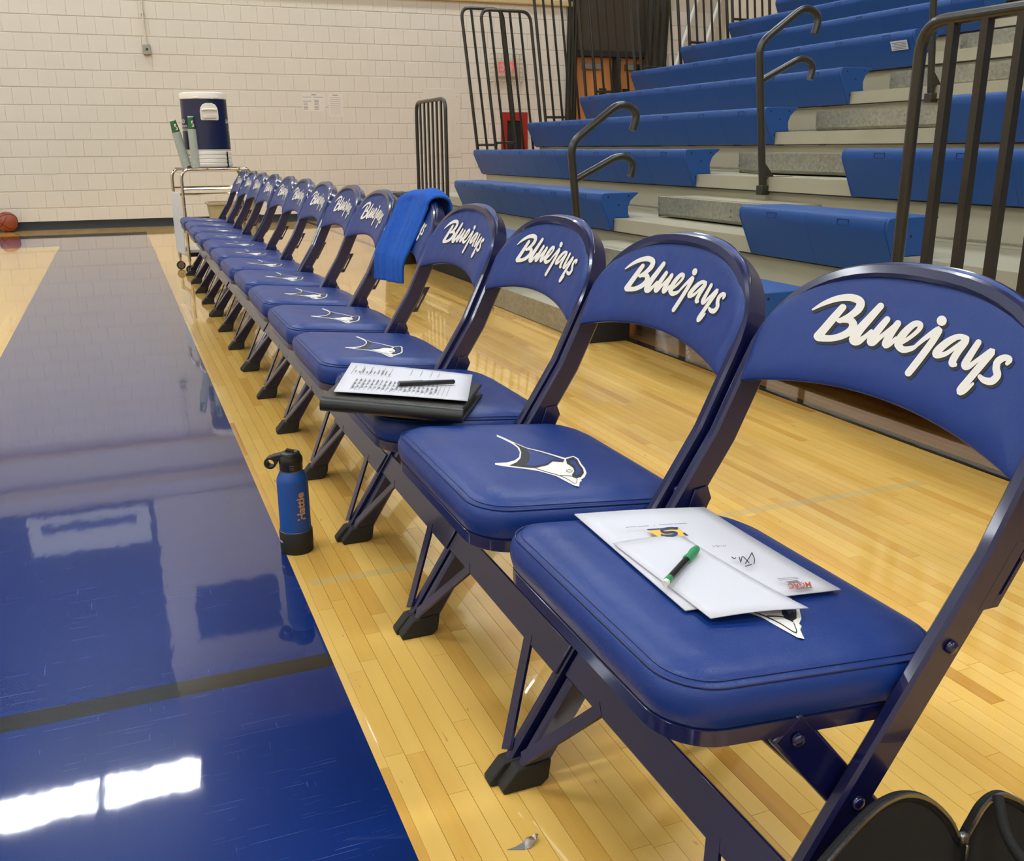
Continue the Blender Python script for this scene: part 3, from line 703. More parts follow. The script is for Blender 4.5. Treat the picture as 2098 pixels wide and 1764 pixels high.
# front guard rails
def guard(y0, y1, nb, label, xg=2.272, zb=0.264, zt=1.295, r=0.0185, bw=0.0125):
    t = thing('guard_rail', label, 'railing', (xg, y0, zb), 'black front guard rails')
    h = zt - zb; L = y1 - y0
    P = [(0, L, -0.06), (0, L, h), (0, 0, h), (0, 0, -0.06)]
    MB().tube(fillet(P, 0.09, 7), r, 10).build('rail_frame', 'rail', t, smooth=40)
    MB().box((-0.016, 0, 0.02), (0.016, L, 0.05)).build('bottom_rail', 'rail', t)
    for i in range(1, nb + 1):
        y = L * i / (nb + 1)
        MB().box((-bw, y - 0.0125, 0.05), (bw, y + 0.0125, h - 0.008)).build('baluster', 'rail', t)
    return t
guard(6.87, 7.60, 6, 'black barred guard rail standing apart beyond the far benches, by the black bin', r=0.014, bw=0.0065)
guard(-0.6, 2.35, 24, 'long black barred guard rail at right, in front of the near benches')
# end guard panels along the far end, leaning slightly outwards
LEAN = -0.115
def end_panel(x0, x1, zt, zb, bars, label, y):
    t = thing('end_guard_panel', label, 'railing', (x0, y, zb), 'black end guard panels')
    h = zt - zb; sh = lambda x, z: (x + LEAN * (z - 0.0), 0, z)
    P = [sh(0, 0), sh(0, h), sh(x1 - x0, h), sh(x1 - x0, 0)]
    MB().tube(fillet(P, 0.10, 6), 0.0165, 8).build('panel_frame', 'rail', t, smooth=40)
    for b in bars:
        MB().tube([sh(b - x0, 0.0), sh(b - x0, h)], 0.0135, 6).build('baluster', 'rail', t, smooth=40)
    for b in (0.0, x1 - x0): MB().box((b - 0.012, 9.30 - y, -0.012), (b + 0.012, 0.01, 0.012)).build('mount_arm', 'rail', t)
    MB().tube([sh(-0.01, 0.21), sh(min(x1 - x0, 0.22), 0.21)], 0.013, 6).build('cross_rail', 'rail', t, smooth=40)
    return t
lx = lambda x, z, zb: x - LEAN * (z - zb)      # top coordinate -> base coordinate
end_panel(lx(3.315, 2.265, 0.77), lx(3.75, 2.265, 0.77), 2.265, 0.77, [lx(3.42, 2.265, 0.77)], 'first black end guard panel at the far end of the bleachers, lowest and leftmost', 9.47)
end_panel(lx(3.503, 2.25, 0.79), lx(4.03, 2.25, 0.79), 2.25, 0.79, [lx(q, 2.25, 0.79) for q in (3.60, 3.708, 3.812, 3.916)], 'second black end guard panel at the far end of the bleachers', 9.43)
nm = ['third', 'fourth', 'fifth', 'sixth', 'seventh', 'eighth', 'ninth']
for i in range(7):
    k = 3 + i; zb = RZ + RISE * k - 0.15; zt = zb + 1.50
    a = 4.09 + i * RUN
    xs = [a + q * RUN / 6 for q in range(6)]
    end_panel(lx(xs[0], 2.4, zb), lx(xs[-1], 2.4, zb), zt, zb, [lx(q, 2.4, zb) for q in xs[1:-1]], '%s black end guard panel at the far end of the bleachers' % nm[i], 9.47 - 0.04 * (i % 2))

# ================================================================== THINGS ON AND AROUND THE CHAIRS
# towel over the fifth chair's back
M['towel'] = (lambda t: (t.set(Base_Color=t.mix(t.noise(t.obj(), 60.0, 4.0), lin((10, 74, 168)), lin((22, 98, 200))), Roughness=0.95),
                         t.bump(t.noise(t.obj(), 420.0, 3.0, 0.7), 0.8, 0.004), t.m)[-1])(NT('blue_terry'))
ck = 4; TX, TY = X0 + DX[ck], YC0 + PITCH * ck + DY[ck]
def towel_pt(u, v, layer=0.0):
    y = 0.190 - 0.305 * u - 0.02 * math.sin(v * 2.0)              # far (+) to near
    zt = arch_z(y, 0.262, 0.640, 0.806)
    ridge = 0.010 + 0.004 * math.sin(u * 9 + 1) + layer
    zt_x = post_x(zt)
    yb = y
    fall = 0.0035 * math.sin(u * 19 + v * 3) + 0.005 * math.sin(u * 8.5 - v * 2) + 0.002 * math.sin(u * 41 + v * 11)
    if v < 0.66:                                                  # front drop
        k = v / 0.66; z = (0.522 + 0.022 * u) * (1 - k) + (zt - 0.012) * k
        xf = min(pad_front(y, max(z, 0.615)), pad_front(y, z) + 0.06)
        if z < 0.615: xf = pad_front(y, 0.615) - 0.004 * min((0.615 - z) / 0.03, 1)
        x = xf - ridge - 0.004 + fall * (1 - 0.6 * k)
        return (x, yb + 0.012 * (1 - k), z)
    if v < 0.80:
        k = (v - 0.66) / 0.14; a = math.pi * k
        xa, xb = pad_front(y, zt - 0.012) - ridge - 0.004, zt_x + 0.040
        return ((xa + xb) / 2 - (xb - xa) / 2 * math.cos(a), yb, zt - 0.012 + (0.020 + ridge) * math.sin(a))
    k = (v - 0.80) / 0.20; z = (zt - 0.012) * (1 - k) + (zt - 0.17) * k
    return (zt_x + 0.040 + 0.012 * k + fall * k, yb, z)
tw = MB().grid(lambda u, v: towel_pt(u, v), 44, 64).build('towel', 'towel', smooth=180, solid=0.007)
tw.location = (TX, TY, 0); tag(tw, 'bright blue terry towel draped over the fifth chair back', 'towel')

# flat sheets: quads of pixels on a seat plane
def sheet(name, label, corners, lift, th, mat, cat, group=None, sag=0.0, n=10, chair=0):
    P = [Vector(c) for c in corners]
    def f(u, v):
        q = (P[0] * (1 - u) + P[1] * u) * (1 - v) + (P[3] * (1 - u) + P[2] * u) * v
        return (q.x, q.y, q.z + lift + sag * (math.sin(math.pi * u) * 0.5 + 0.6 * (abs(2 * v - 1) ** 3) * u))
    o = MB().grid(f, n, n).build(name, mat, smooth=60, solid=th)
    return tag(o, label, cat, group), f
def on_seat(k, x, y, up=0.0): return Vector((x, y, seat_top(x - X0 - DX[k], y - YC0 - PITCH * k - DY[k]) + up))
FL = lambda k: seat_top(0.62 - X0, 0.0)
def seat_plane(k, u, v, up):                       # pixel -> plane of the cushion's flat top
    d = pixray(u, v); z0 = sz(0.0, 0.0834) + up; s = TILT
    # z = z0 + s (x - X0 - DX)
    t = (z0 + s * (CAM.x - X0 - DX[k]) - CAM.z) / (d.z - s * d.x); return CAM + d * t
A = [seat_plane(0, *q, 0.004) for q in ((1177, 1054), (1443, 1042), (1722, 1211), (1404, 1251))]
shA, fA = sheet('paper_packet', 'wide white letterhead packet lying open on the nearest chair, under a pencil', A, 0.0, 0.0016, 'paper', 'paper', 'papers on the nearest seat', 0.003)
B = [seat_plane(0, *q, 0.008) for q in ((1256, 1113), (1398, 1102), (1656, 1251), (1456, 1267))]
shB, fB = sheet('folded_sheet', 'smaller folded white sheet on top, overhanging the packet toward the camera', B, 0.0, 0.0012, 'paper', 'paper', 'papers on the nearest seat', 0.005)
def print_on(par, pts_fn, name, mat): 
    m_ = MB(); pts_fn(m_); return m_.build(name, mat, par)
def pq(u, v): return seat_plane(0, u, v, 0.0118)
def pword(m_, body, c, du, dv, size):              # text laid along pixel direction du (right of text) and dv (up of text)
    vs_, fs = text_geo(body, 1.0, 0.02); w = max(v[0] for v in vs_) - min(v[0] for v in vs_)
    m_.add([pq(c[0] + x / w * du[0] + y * dv[0], c[1] + x / w * du[1] + y * dv[1]) for x, y, _ in vs_], fs)
M['gold'] = plain('gold_print', (226, 184, 70), 0.6); M['red'] = plain('red_print', (186, 70, 52), 0.6); M['grey'] = plain('grey_print', (120, 118, 116), 0.6)
z0 = lambda a, b: (1150 + a / 3.4967, 1020 + b / 3.4967)     # crop pixel of the papers
def poly(m_, P, up=0.0): m_.add([pq(*z0(*q)) + Vector((0, 0, up)) for q in P], [tuple(range(len(P)))])
print_on(shA, lambda m_: poly(m_, [(612, 226), (830, 210), (912, 272), (690, 276)]), 'letterhead_band', 'gold')
print_on(shA, lambda m_: (poly(m_, [(612, 226), (830, 210), (842, 219), (622, 233)], 0.0004), poly(m_, [(868, 254), (884, 250), (912, 272), (890, 272)], 0.0004)), 'letterhead_edge', 'print_blue')
M['navy_ink'] = plain('navy_ink', (24, 52, 98), 0.6)
print_on(shA, lambda m_: stroke(m_, [(716, 268, 10), (740, 274, 14), (800, 272, 17), (828, 258, 16), (800, 248, 15), (740, 250, 14), (716, 238, 14), (745, 224, 15), (800, 219, 14), (828, 226, 9)], lambda a, b: pq(*z0(a, b)) + Vector((0, 0, 0.0008)), 5), 'letter', 'navy_ink')
print_on(shA, lambda m_: [stroke(m_, [(a, b, 4), (c, d, 4)], lambda a, b: pq(*z0(a, b)), 2) for a, b, c, d in ((462, 211, 540, 206), (548, 206, 624, 200), (667, 199, 671, 197), (700, 193, 800, 187), (808, 187, 900, 182))], 'print_line', 'grey')
print_on(shA, lambda m_: [stroke(m_, [(a, b, 7) for a, b in P], lambda a, b: pq(*z0(a, b)), 5) for P in ([(1366, 392), (1384, 440), (1380, 472)], [(1366, 392), (1345, 430), (1330, 452), (1320, 470)], [(1345, 466), (1300, 420), (1290, 450)], [(1365, 476), (1320, 490)], [(1275, 425), (1285, 460)], [(1250, 430), (1236, 434), (1222, 424)])], 'handwriting', 'print_black')
print_on(shA, lambda m_: [stroke(m_, [(a, b, 4), (c, d, 4)], lambda a, b: pq(*z0(a, b)), 2) for a, b, c, d in ((1086, 342, 1090, 352), (1098, 346, 1112, 344), (1116, 340, 1120, 352), (1126, 350, 1136, 342), (1148, 340, 1152, 350), (1160, 346, 1164, 339), (1170, 348, 1178, 338))], 'small_text', 'grey')
print_on(shA, lambda m_: pword(m_, 'MGAC', z0(1708, 624), (-46, 4), (5.0, 15.0), 1), 'conference_logo', 'red')
print_on(shA, lambda m_: (poly(m_, [(1608, 600), (1690, 588), (1712, 606), (1640, 612)]), poly(m_, [(1672, 650), (1790, 636), (1805, 644), (1690, 658)])), 'conference_logo_shape', 'grey')
print_on(shA, lambda m_: [stroke(m_, [(a, b, 4), (c, d, 4)], lambda a, b: pq(*z0(a, b)), 2) for a, b, c, d in ((1548, 580, 1690, 568), (1560, 590, 1700, 577))], 'print_line', 'grey')
# mechanical pencil on the papers
a = seat_plane(0, 1362, 1196, 0.017); b = seat_plane(0, 1430, 1121, 0.017); d = (b - a); L = d.length; ax = d.normalized()
pc = thing('mechanical_pencil', 'black mechanical pencil with green rubber grip lying on the white papers', 'pencil', a)
def seg(name, mat, prof): 
    o = MB().tube([ax * (L * t) for t, r in prof], [r for t, r in prof], 12).build(name, mat, pc, smooth=50); return o
M['green'] = plain('green_rubber', (46, 140, 84), 0.5); M['black_pl'] = plain('black_plastic', (18, 18, 18), 0.3)
seg('eraser', 'white_plastic', [(0.0, 0.0038), (0.05, 0.0042)]); seg('collar', 'green', [(0.05, 0.0046), (0.14, 0.0046)])
seg('barrel', 'black_pl', [(0.14, 0.0044), (0.62, 0.0044)]); seg('grip', 'green', [(0.62, 0.0050), (0.66, 0.0058), (0.75, 0.0048), (0.86, 0.0058), (0.95, 0.0046), (0.965, 0.003)]); seg('tip', 'steel', [(0.965, 0.0026), (1.0, 0.0008)])

# portfolio with pages on the third chair
def fp(u, v, up): return seat_plane(2, u, v, up)
C0, C1, C2, C3 = fp(657, 812, 0.028), fp(948, 838, 0.028), fp(988, 786, 0.028), fp(722, 755, 0.028)
pf = thing('portfolio', 'thick black leatherette portfolio stuffed with pages on the third chair', 'folder', (C0 + C2) / 2 - Vector((0, 0, 0.028)))
org = pf.location.copy()
def slab(name, z0_, z1_, inset, mat, bev=0.003):
    c = (C0 + C1 + C2 + C3) / 4
    Q = [q + (c - q).normalized() * inset - org for q in (C0, C1, C2, C3)]
    return MB().prism(Q, lambda q: (q.x, q.y, q.z + z0_), lambda q: (q.x, q.y, q.z + z1_)).build(name, mat, pf, bevel=bev)
slab('back_cover', -0.0275, -0.0215, 0.0, 'leather'); slab('front_cover', -0.006, 0.0, 0.0, 'leather')
M['pages'] = plain('page_edges', (206, 204, 196), 0.8, 0, 0, 0.25, 150)
slab('pages', -0.0212, -0.0135, 0.016, 'pages', 0.0); slab('pages', -0.0132, -0.0063, 0.012, 'pages', 0.0)
P0, P1 = C0 - org, C1 - org
MB().tube([P0 + Vector((0, 0, -0.0137)), (P0 + P1) / 2 + Vector((0, 0, -0.0137)), P1 + Vector((0, 0, -0.0137))], 0.0140, 12).build('spine', 'leather', pf, smooth=50)
D = [fp(*q, 0.0335) for q in ((720, 743), (968, 769), (958, 823), (684, 802))]
shD, fD = sheet('score_sheet', 'printed white form with ruled tables lying on the black portfolio', D, 0.0, 0.0010, 'paper', 'paper', None, 0.002)
def dq(u, v, up=0.0042): return Vector(fD(u, v)) + Vector((0, 0, up * 0.25))
dm = MB()
def rule(u0, v0, u1, v1, w=0.0012):
    a, b = dq(u0, v0), dq(u1, v1); t = (b - a).normalized(); s_ = Vector((-t.y, t.x, 0)) * w / 2; up = Vector((0, 0, 0.0009))
    dm.add([a + s_ + up, b + s_ + up, b - s_ + up, a - s_ + up], [(0, 1, 2, 3)])
for i in range(23): u = 0.12 + i * 0.033; rule(u, 0.55, u - 0.012, 0.93, 0.0008)
for u in (0.06, 0.13, 0.20, 0.30, 0.36): rule(u, 0.12, u - 0.01, 0.42, 0.001)
for u in (0.52, 0.60, 0.68, 0.74): rule(u, 0.08, u - 0.01, 0.30, 0.001)
for v in (0.12, 0.42): rule(0.05, v, 0.38, v, 0.0008)
dm.build('ruled_table', 'grey', shD)
dm = MB(); rr = random.Random(5)
for i in range(60):
    u = 0.11 + (i % 20) * 0.033 + 0.012; v = 0.58 + 0.11 * (i // 20); rule(u, v, u - 0.002, v + 0.02 + 0.06 * rr.random(), 0.003)
for i in range(10): u = 0.08 + 0.03 * i; rule(u, 0.2 + 0.12 * rr.random(), u - 0.004, 0.36, 0.0022)
dm.build('printed_words', 'grey', shD)
a = dq(0.40, 0.46, 0) + Vector((0, 0, 0.0068)); b = dq(0.87, 0.31, 0) + Vector((0, 0, 0.0068)); ax = b - a
a, b = fp(817, 786, 0.0415), fp(931, 782, 0.0415); ax = b - a
pn = thing('felt_pen', 'slim black felt pen lying across the printed form', 'pen', a)
M['pen'] = plain('pen_plastic', (34, 33, 28), 0.35); M['pen_end'] = plain('pen_plug', (110, 120, 150), 0.4)
MB().tube([ax * t for t in (0.0, 0.42)], 0.0056, 12).build('cap', 'pen', pn, smooth=50); MB().tube([ax * t for t in (0.42, 0.98, 1.0)], [0.0050, 0.0050, 0.0036], 12).build('barrel', 'pen', pn, smooth=50)
MB().tube([ax * t for t in (-0.012, 0.0)], [0.0040, 0.0046], 12).build('end_plug', 'pen_end', pn, smooth=50)

# water bottle
BX, BY = 0.3155, 2.203
wb = thing('water_bottle', 'blue steel water bottle with black flip lid and boot on the floor', 'bottle', (BX, BY, 0))
M['bottle'] = plain('blue_powder_coat', (22, 76, 150), 0.5, 0, 0, 0.04, 20, 0.15, 900)
MB().lathe([(0.034, 0.004), (0.0368, 0.008), (0.0372, 0.05), (0.0372, 0.183), (0.0362, 0.190), (0.030, 0.203), (0.0275, 0.207), (0.0, 0.207)], 40).build('body', 'bottle', wb, smooth=40)
MB().lathe([(0.0262, 0.205), (0.0268, 0.2075), (0.0268, 0.2095), (0.025, 0.2105)], 32).build('steel_lip', 'steel', wb, smooth=40)
MB().lathe([(0.037, 0.0), (0.0395, 0.003), (0.0402, 0.03), (0.0402, 0.054), (0.0388, 0.0565), (0.0376, 0.057)], 40).build('boot', 'rubber', wb, smooth=40)
MB().tube([(0.0388 * math.cos(i * math.pi / 24), 0.0388 * math.sin(i * math.pi / 24), 0.0572) for i in range(48)], 0.0008, 6, True).build('boot_edge', 'steel', wb)
M['lid'] = plain('black_lid', (30, 28, 22), 0.4)
ld = MB().lathe([(0.0262, 0.2095), (0.0275, 0.212), (0.0275, 0.226), (0.0285, 0.228), (0.0285, 0.238), (0.0262, 0.2445), (0.018, 0.2475), (0.0, 0.2475)], 32).build('lid', 'lid', wb, smooth=40)
dirn = (pix_y(545, 947, BY) - pix_y(610, 935, BY)); dirn.z = 0; dirn = Vector((-0.93, 0.36, 0)).normalized(); sd = Vector((-dirn.y, dirn.x, 0))
def lidpt(a, b, z): return dirn * a + sd * b + Vector((0, 0, z))
# carry loop: bar out of the lid ending in a ring around a hole
N_ = 20; cx = 0.047; ro, ri = 0.0145, 0.0095; zc = 0.229
rs = []
for bb in (-0.013, 0.013):
    rs.append(([lidpt(cx + ro * math.cos(2 * math.pi * i / N_), bb, zc + ro * math.sin(2 * math.pi * i / N_)) for i in range(N_)], [lidpt(cx + ri * math.cos(2 * math.pi * i / N_), bb, zc + ri * math.sin(2 * math.pi * i / N_)) for i in range(N_)]))
lm_ = MB(); (o0, i0), (o1, i1) = rs
lm_.add(o0 + o1 + i0 + i1, [(i, (i + 1) % N_, N_ + (i + 1) % N_, N_ + i) for i in range(N_)] + [(2 * N_ + i, 2 * N_ + (i + 1) % N_, 3 * N_ + (i + 1) % N_, 3 * N_ + i) for i in range(N_)] +
        [(i, (i + 1) % N_, 2 * N_ + (i + 1) % N_, 2 * N_ + i) for i in range(N_)] + [(N_ + i, N_ + (i + 1) % N_, 3 * N_ + (i + 1) % N_, 3 * N_ + i) for i in range(N_)])
lm_.build('carry_loop', 'lid', wb, smooth=35)
MB().prism([(0.012, 0.236), (0.012, 0.253), (0.046, 0.2455), (0.036, 0.233)], lambda q: lidpt(q[0], -0.013, q[1]), lambda q: lidpt(q[0], 0.013, q[1])).build('loop_arm', 'lid', wb, bevel=0.002)
MB().lathe([(0.0245, 0.246), (0.0225, 0.2525), (0.018, 0.2545), (0.0, 0.2545)], 28).build('spout_base', 'lid', wb, smooth=40)
MB().prism([(-0.010, 0.2535), (-0.010, 0.2575), (0.008, 0.2625), (0.012, 0.2535)], lambda q: lidpt(q[0], -0.0045, q[1]), lambda q: lidpt(q[0], 0.0045, q[1])).build('flip_spout', 'lid', wb, bevel=0.001)
MB().lathe([(0.0048, 0.2545), (0.0048, 0.2562), (0.0026, 0.2566)], 14, (-dirn.x * 0.013, -dirn.y * 0.013, 0)).build('vent_button', 'grey', wb, smooth=40)
for zz in (0.217, 0.2215, 0.226):
    MB().box((-0.005, -0.0006, -0.0006), (0.005, 0.0006, 0.0006)).build('grip_rib', 'grey', wb); q = kids(wb)[-1]
    a_ = math.radians(-96); q.location = (0.0284 * math.cos(a_), 0.0284 * math.sin(a_), zz); q.rotation_euler = (0, 0, a_ + math.pi / 2)
def wrap_text(body, size, r, ang, zc_, bold, mat, name, vertical=True, stretch=1.0):
    vs_, fs = text_geo(body, size, bold)
    out = []
    for x, y, _ in vs_:
        if vertical: out.append((ang - y / r, zc_ + x * stretch))            # text runs upwards
        else: out.append((ang + x / r, zc_ + y))
    return MB().add([(r * math.cos(t), r * math.sin(t), z) for t, z in out], fs).build(name, mat, wb)
M['copper'] = plain('engraved_steel', (214, 170, 128), 0.35, 0.5)
wrap_text('Hattie', 0.0285, 0.0383, math.radians(-72), 0.124, 0.0009, 'copper', 'engraved_name')
M['faint'] = plain('faint_engraving', (96, 92, 84), 0.5)
MB().tube([(0.0375 * math.cos(math.radians(-38)), 0.0375 * math.sin(math.radians(-38)), z) for z in (0.125, 0.178)], 0.0005, 4).build('faint_engraving', 'faint', wb)
wrap_text('Flask', 0.010, 0.0412, math.radians(-165), 0.034, 0.0002, 'white_plastic', 'boot_logo', False)

# black bag at the lower right, open zip facing up
M['bag'] = plain('black_nylon', (11, 10, 8), 0.8, 0, 0, 0.35, 14, 0.4, 700); M['bag_in'] = plain('bag_lining', (22, 20, 14), 0.9, 0, 0, 0.3, 20)
BGX, BGY = 0.70, 0.505
bg = thing('backpack', 'open black zippered backpack slumped on the floor against the nearest chair', 'bag', (BGX, BGY, 0))
BY_ = (0.590, 0.598, 0.602, 0.604, 0.605, 0.605, 0.605, 0.604, 0.602, 0.600, 0.598, 0.594, 0.588, 0.575, 0.555)
BP_ = [(1660, 1800), (1715, 1735), (1765, 1680), (1805, 1647), (1850, 1630), (1895, 1640), (1935, 1676), (1962, 1722), (1985, 1690), (2008, 1652), (2036, 1630), (2062, 1634), (2095, 1652), (2150, 1690), (2215, 1760)]
RIM = [tuple(pix_y(u, v, y)) for (u, v), y in zip(BP_, BY_)] + [(0.90, 0.50, 0.13), (0.86, 0.43, 0.12), (0.78, 0.39, 0.12), (0.68, 0.375, 0.12), (0.58, 0.39, 0.12), (0.52, 0.44, 0.125), (0.505, 0.52, 0.13)]
RIM = [Vector((x - BGX, y - BGY, z)) for x, y, z in RIM]
RC = catmull([tuple(q) for q in RIM + [RIM[0]]], 4)[:-1]
nR = len(RC); cen = Vector((0, -0.02, 0))
rs = []
for h, k in ((0.002, 0.90), (0.02, 1.02), (0.35, 1.12), (0.7, 1.08), (0.9, 1.02), (1.0, 1.0)):
    rs.append([((cen + (Vector((q[0], q[1], 0)) - cen) * k).x + 0.004 * math.sin(i * 0.9 + h * 7), min((cen + (Vector((q[0], q[1], 0)) - cen) * k).y + 0.003 * math.sin(i * 1.3), 0.632 - BGY), (q[2] * h if h > 0.01 else 0.002)) for i, q in enumerate(RC)])
MB().rings(rs, True, True, False).build('shell', 'bag', bg, smooth=60)
rs = []
for h, k in ((1.0, 0.992), (0.9, 0.93), (0.7, 0.84), (0.5, 0.72), (0.38, 0.5), (0.34, 0.2)):
    rs.append([((cen + (Vector((q[0], q[1], 0)) - cen) * k).x, (cen + (Vector((q[0], q[1], 0)) - cen) * k).y, q[2] * h + 0.012 * math.sin(i * 0.55 + h * 9) * (1 - h)) for i, q in enumerate(RC)])
MB().rings(rs, True, False, True).build('lining', 'bag_in', bg, smooth=60)
MB().tube([(q[0], q[1], q[2]) for q in RC], 0.0055, 8, True).build('zip_binding', 'bag', bg, smooth=60)
zt_ = MB()
for i in range(0, nR * 6):
    f_ = i / 6; q = Vector(RC[int(f_) % nR]).lerp(Vector(RC[(int(f_) + 1) % nR]), f_ % 1.0); zt_.box(q + Vector((-0.0012, -0.0075, 0.003)), q + Vector((0.0012, -0.0045, 0.0068)))
o = zt_.build('zip_teeth', 'steel', bg); o['kind'] = 'stuff'
q = RIM[7]; MB().box(q + Vector((-0.006, -0.010, 0.0)), q + Vector((0.006, -0.002, 0.014))).build('zip_slider', 'steel', bg, bevel=0.002)
MB().box(q + Vector((-0.002, -0.014, -0.026)), q + Vector((0.002, -0.011, 0.004))).build('zip_pull', 'steel', bg, bevel=0.001)
MB().tube(catmull([tuple(pix_y(u, v, y) - Vector((BGX, BGY, 0))) for u, v, y in ((2045, 1632, 0.59), (2055, 1690, 0.57), (2075, 1735, 0.55), (2110, 1780, 0.53))], 5), 0.006, 8).build('seam_piping', 'bag', bg, smooth=60)

# foil scrap
fo = thing('foil_scrap', 'small crumpled silver foil wrapper scrap on the floor in front of the chairs', 'litter', pix_z(1078, 1734, 0))
fo_o = fo.location.copy(); M['foil'] = plain('crumpled_foil', (200, 196, 186), 0.25, 1.0, 0, 0.2, 300, 0.6, 900)
fm = lambda a, b, h: pix_z(1020 + a / 17.483, 1690 + b / 17.483, 0) - fo_o + Vector((0, 0, h))
MB().add([fm(920, 700, 0.004), fm(1010, 880, 0.001), fm(1150, 860, 0.001), fm(1370, 690, 0.006), fm(1200, 590, 0.009), fm(1000, 600, 0.007), fm(1110, 720, 0.011)], [(0, 1, 6), (1, 2, 6), (2, 3, 6), (3, 4, 6), (4, 5, 6), (5, 0, 6)]).build('foil_body', 'foil', fo, solid=0.0006)
MB().add([fm(1235, 585, 0.008), fm(1380, 665, 0.006), fm(1450, 530, 0.009), fm(1380, 470, 0.004), fm(1330, 560, 0.012)], [(0, 1, 4), (1, 2, 4), (2, 3, 4), (3, 0, 4)]).build('foil_tab', 'foil', fo, solid=0.0006)
MB().add([fm(335, 905, 0.0006), fm(980, 905, 0.0006), fm(960, 700, 0.005), fm(640, 820, 0.002)], [(0, 1, 2, 3)]).build('torn_strip', 'grey', fo, solid=0.0006)

# ================================================================== DRINKS CART AND FAR THINGS
CX0, CX1, CY0, CY1, CZ = 0.480, 1.030, 8.0, 8.36, 0.803
ct = thing('utility_cart', 'chrome tubular drinks cart with white side panel at the row end', 'cart', (CX0, CY0, 0), None, 0.14)
w_, d_ = CX1 - CX0, CY1 - CY0; R_ = 0.0125
for yy in (0, d_):
    MB().tube(fillet([(0, yy, 0.10), (0, yy, CZ), (w_, yy, CZ), (w_, yy, 0.10)], 0.08, 7), R_, 10).build('tube_frame', 'chrome', ct, smooth=40)
for xx in (0, w_): MB().tube([(xx, 0, 0.14), (xx, d_, 0.14)], 0.009, 8).build('cross_tube', 'chrome', ct, smooth=40)
for zz, yy in ((0.655, 0), (0.655, d_), (0.60, d_)): MB().tube([(0, yy, zz), (w_, yy, zz)], 0.010, 8).build('shelf_rail', 'chrome', ct, smooth=40)
MB().box((0.03, -0.005, CZ - 0.006), (w_ - 0.03, d_ + 0.005, CZ + 0.012)).build('top_shelf', 'steel', ct, bevel=0.003)
MB().box((0.012, 0.0, 0.165), (w_ - 0.012, d_, 0.19)).build('bottom_shelf', 'white_panel', ct, bevel=0.003)
MB().box((0.010, -0.004, 0.135), (w_ - 0.010, -0.0005, 0.167)).build('shelf_edge', 'black_base', ct)
MB().box((-0.022, 0.035, 0.15), (-0.014, d_ + 0.012, 0.63)).build('side_panel', 'white_panel', ct, bevel=0.003)
for zz in (0.30, 0.42, 0.52, 0.60):
    MB().lathe([(0.006, 0), (0.004, 0.004), (0, 0.005)], 8).build('screw', 'steel', ct); q = kids(ct)[-1]; q.location = (0.004, -R_, zz); q.rotation_euler = (math.radians(90), 0, 0)
for xx in (0.2, 0.45):
    MB().lathe([(0.009, 0), (0.006, 0.005), (0, 0.006)], 10).build('shelf_bolt', 'steel', ct); q = kids(ct)[-1]; q.location = (xx, -R_, CZ); q.rotation_euler = (math.radians(90), 0, 0)
for xx in (0, w_):
    for yy in (0, d_):
        cs = MB().tube([(xx, yy, 0.055), (xx, yy, 0.11)], 0.008, 8).build('caster', 'chrome', ct, smooth=40)
        MB().prism([(-0.014, 0.028), (0.014, 0.028), (0.020, 0.062), (-0.012, 0.064)], lambda q: (xx + q[0], yy - 0.018, q[1]), lambda q: (xx + q[0], yy - 0.015, q[1])).build('fork', 'chrome', cs)
        pr = [(0.012, -0.010), (0.033, -0.010), (0.035, -0.006), (0.035, 0.006), (0.033, 0.010), (0.012, 0.010)]
        MB().rings([[(xx + r * math.cos(2 * math.pi * i / 24), yy + h, 0.0352 + r * math.sin(2 * math.pi * i / 24)) for i in range(24)] for r, h in pr]).build('wheel', 'rubber', cs, smooth=40)
        MB().rings([[(xx + r * math.cos(2 * math.pi * i / 20), yy + h, 0.0352 + r * math.sin(2 * math.pi * i / 20)) for i in range(20)] for r, h in ((0.024, -0.0125), (0.024, 0.0125))]).build('hub', 'grey', cs, smooth=40)
# cooler
CLX, CLY = 0.712, 8.185; cz = CZ + 0.0125
cl = thing('drink_cooler', 'round navy and white insulated drink cooler on top of the cart', 'cooler', (CLX, CLY, cz))
M['cool'] = plain('cooler_white', (236, 230, 216), 0.4); M['cooln'] = plain('cooler_navy_wrap', (12, 26, 66), 0.35, 0, 0.3)
pr = [(0.0, 0.0), (0.165, 0.0), (0.176, 0.006)]
for i in range(4):
    z = 0.012 + i * 0.029; pr += [(0.1805, z), (0.1805, z + 0.016), (0.176, z + 0.019), (0.176, z + 0.026)]
pr += [(0.179, 0.129), (0.179, 0.135)]
MB().lathe(pr + [(0.176, 0.136), (0.174, 0.30), (0.170, 0.50), (0.0, 0.50)], 48).build('tub', 'cool', cl, smooth=40)
MB().lathe([(0.1785, 0.136), (0.1775, 0.25), (0.1750, 0.40), (0.1735, 0.508)], 48, (0, 0, 0), False, False).build('navy_wrap', 'cooln', cl, smooth=40)
MB().lathe([(0.172, 0.508), (0.179, 0.512), (0.180, 0.545), (0.176, 0.556), (0.150, 0.562), (0.0, 0.566)], 48).build('cooler_lid', 'cool', cl, smooth=40)
for a_ in (-112, -62): 
    MB().box((-0.02, -0.006, 0), (0.02, 0.004, 0.014)).build('lid_latch', 'cool', cl, bevel=0.003); q = kids(cl)[-1]; aa = math.radians(a_); q.location = (0.180 * math.cos(aa), 0.180 * math.sin(aa), 0.512); q.rotation_euler = (0, 0, aa + math.pi / 2)
def cyl(r, a_, z): return (r * math.cos(a_), r * math.sin(a_), z)
A0 = math.radians(-83)
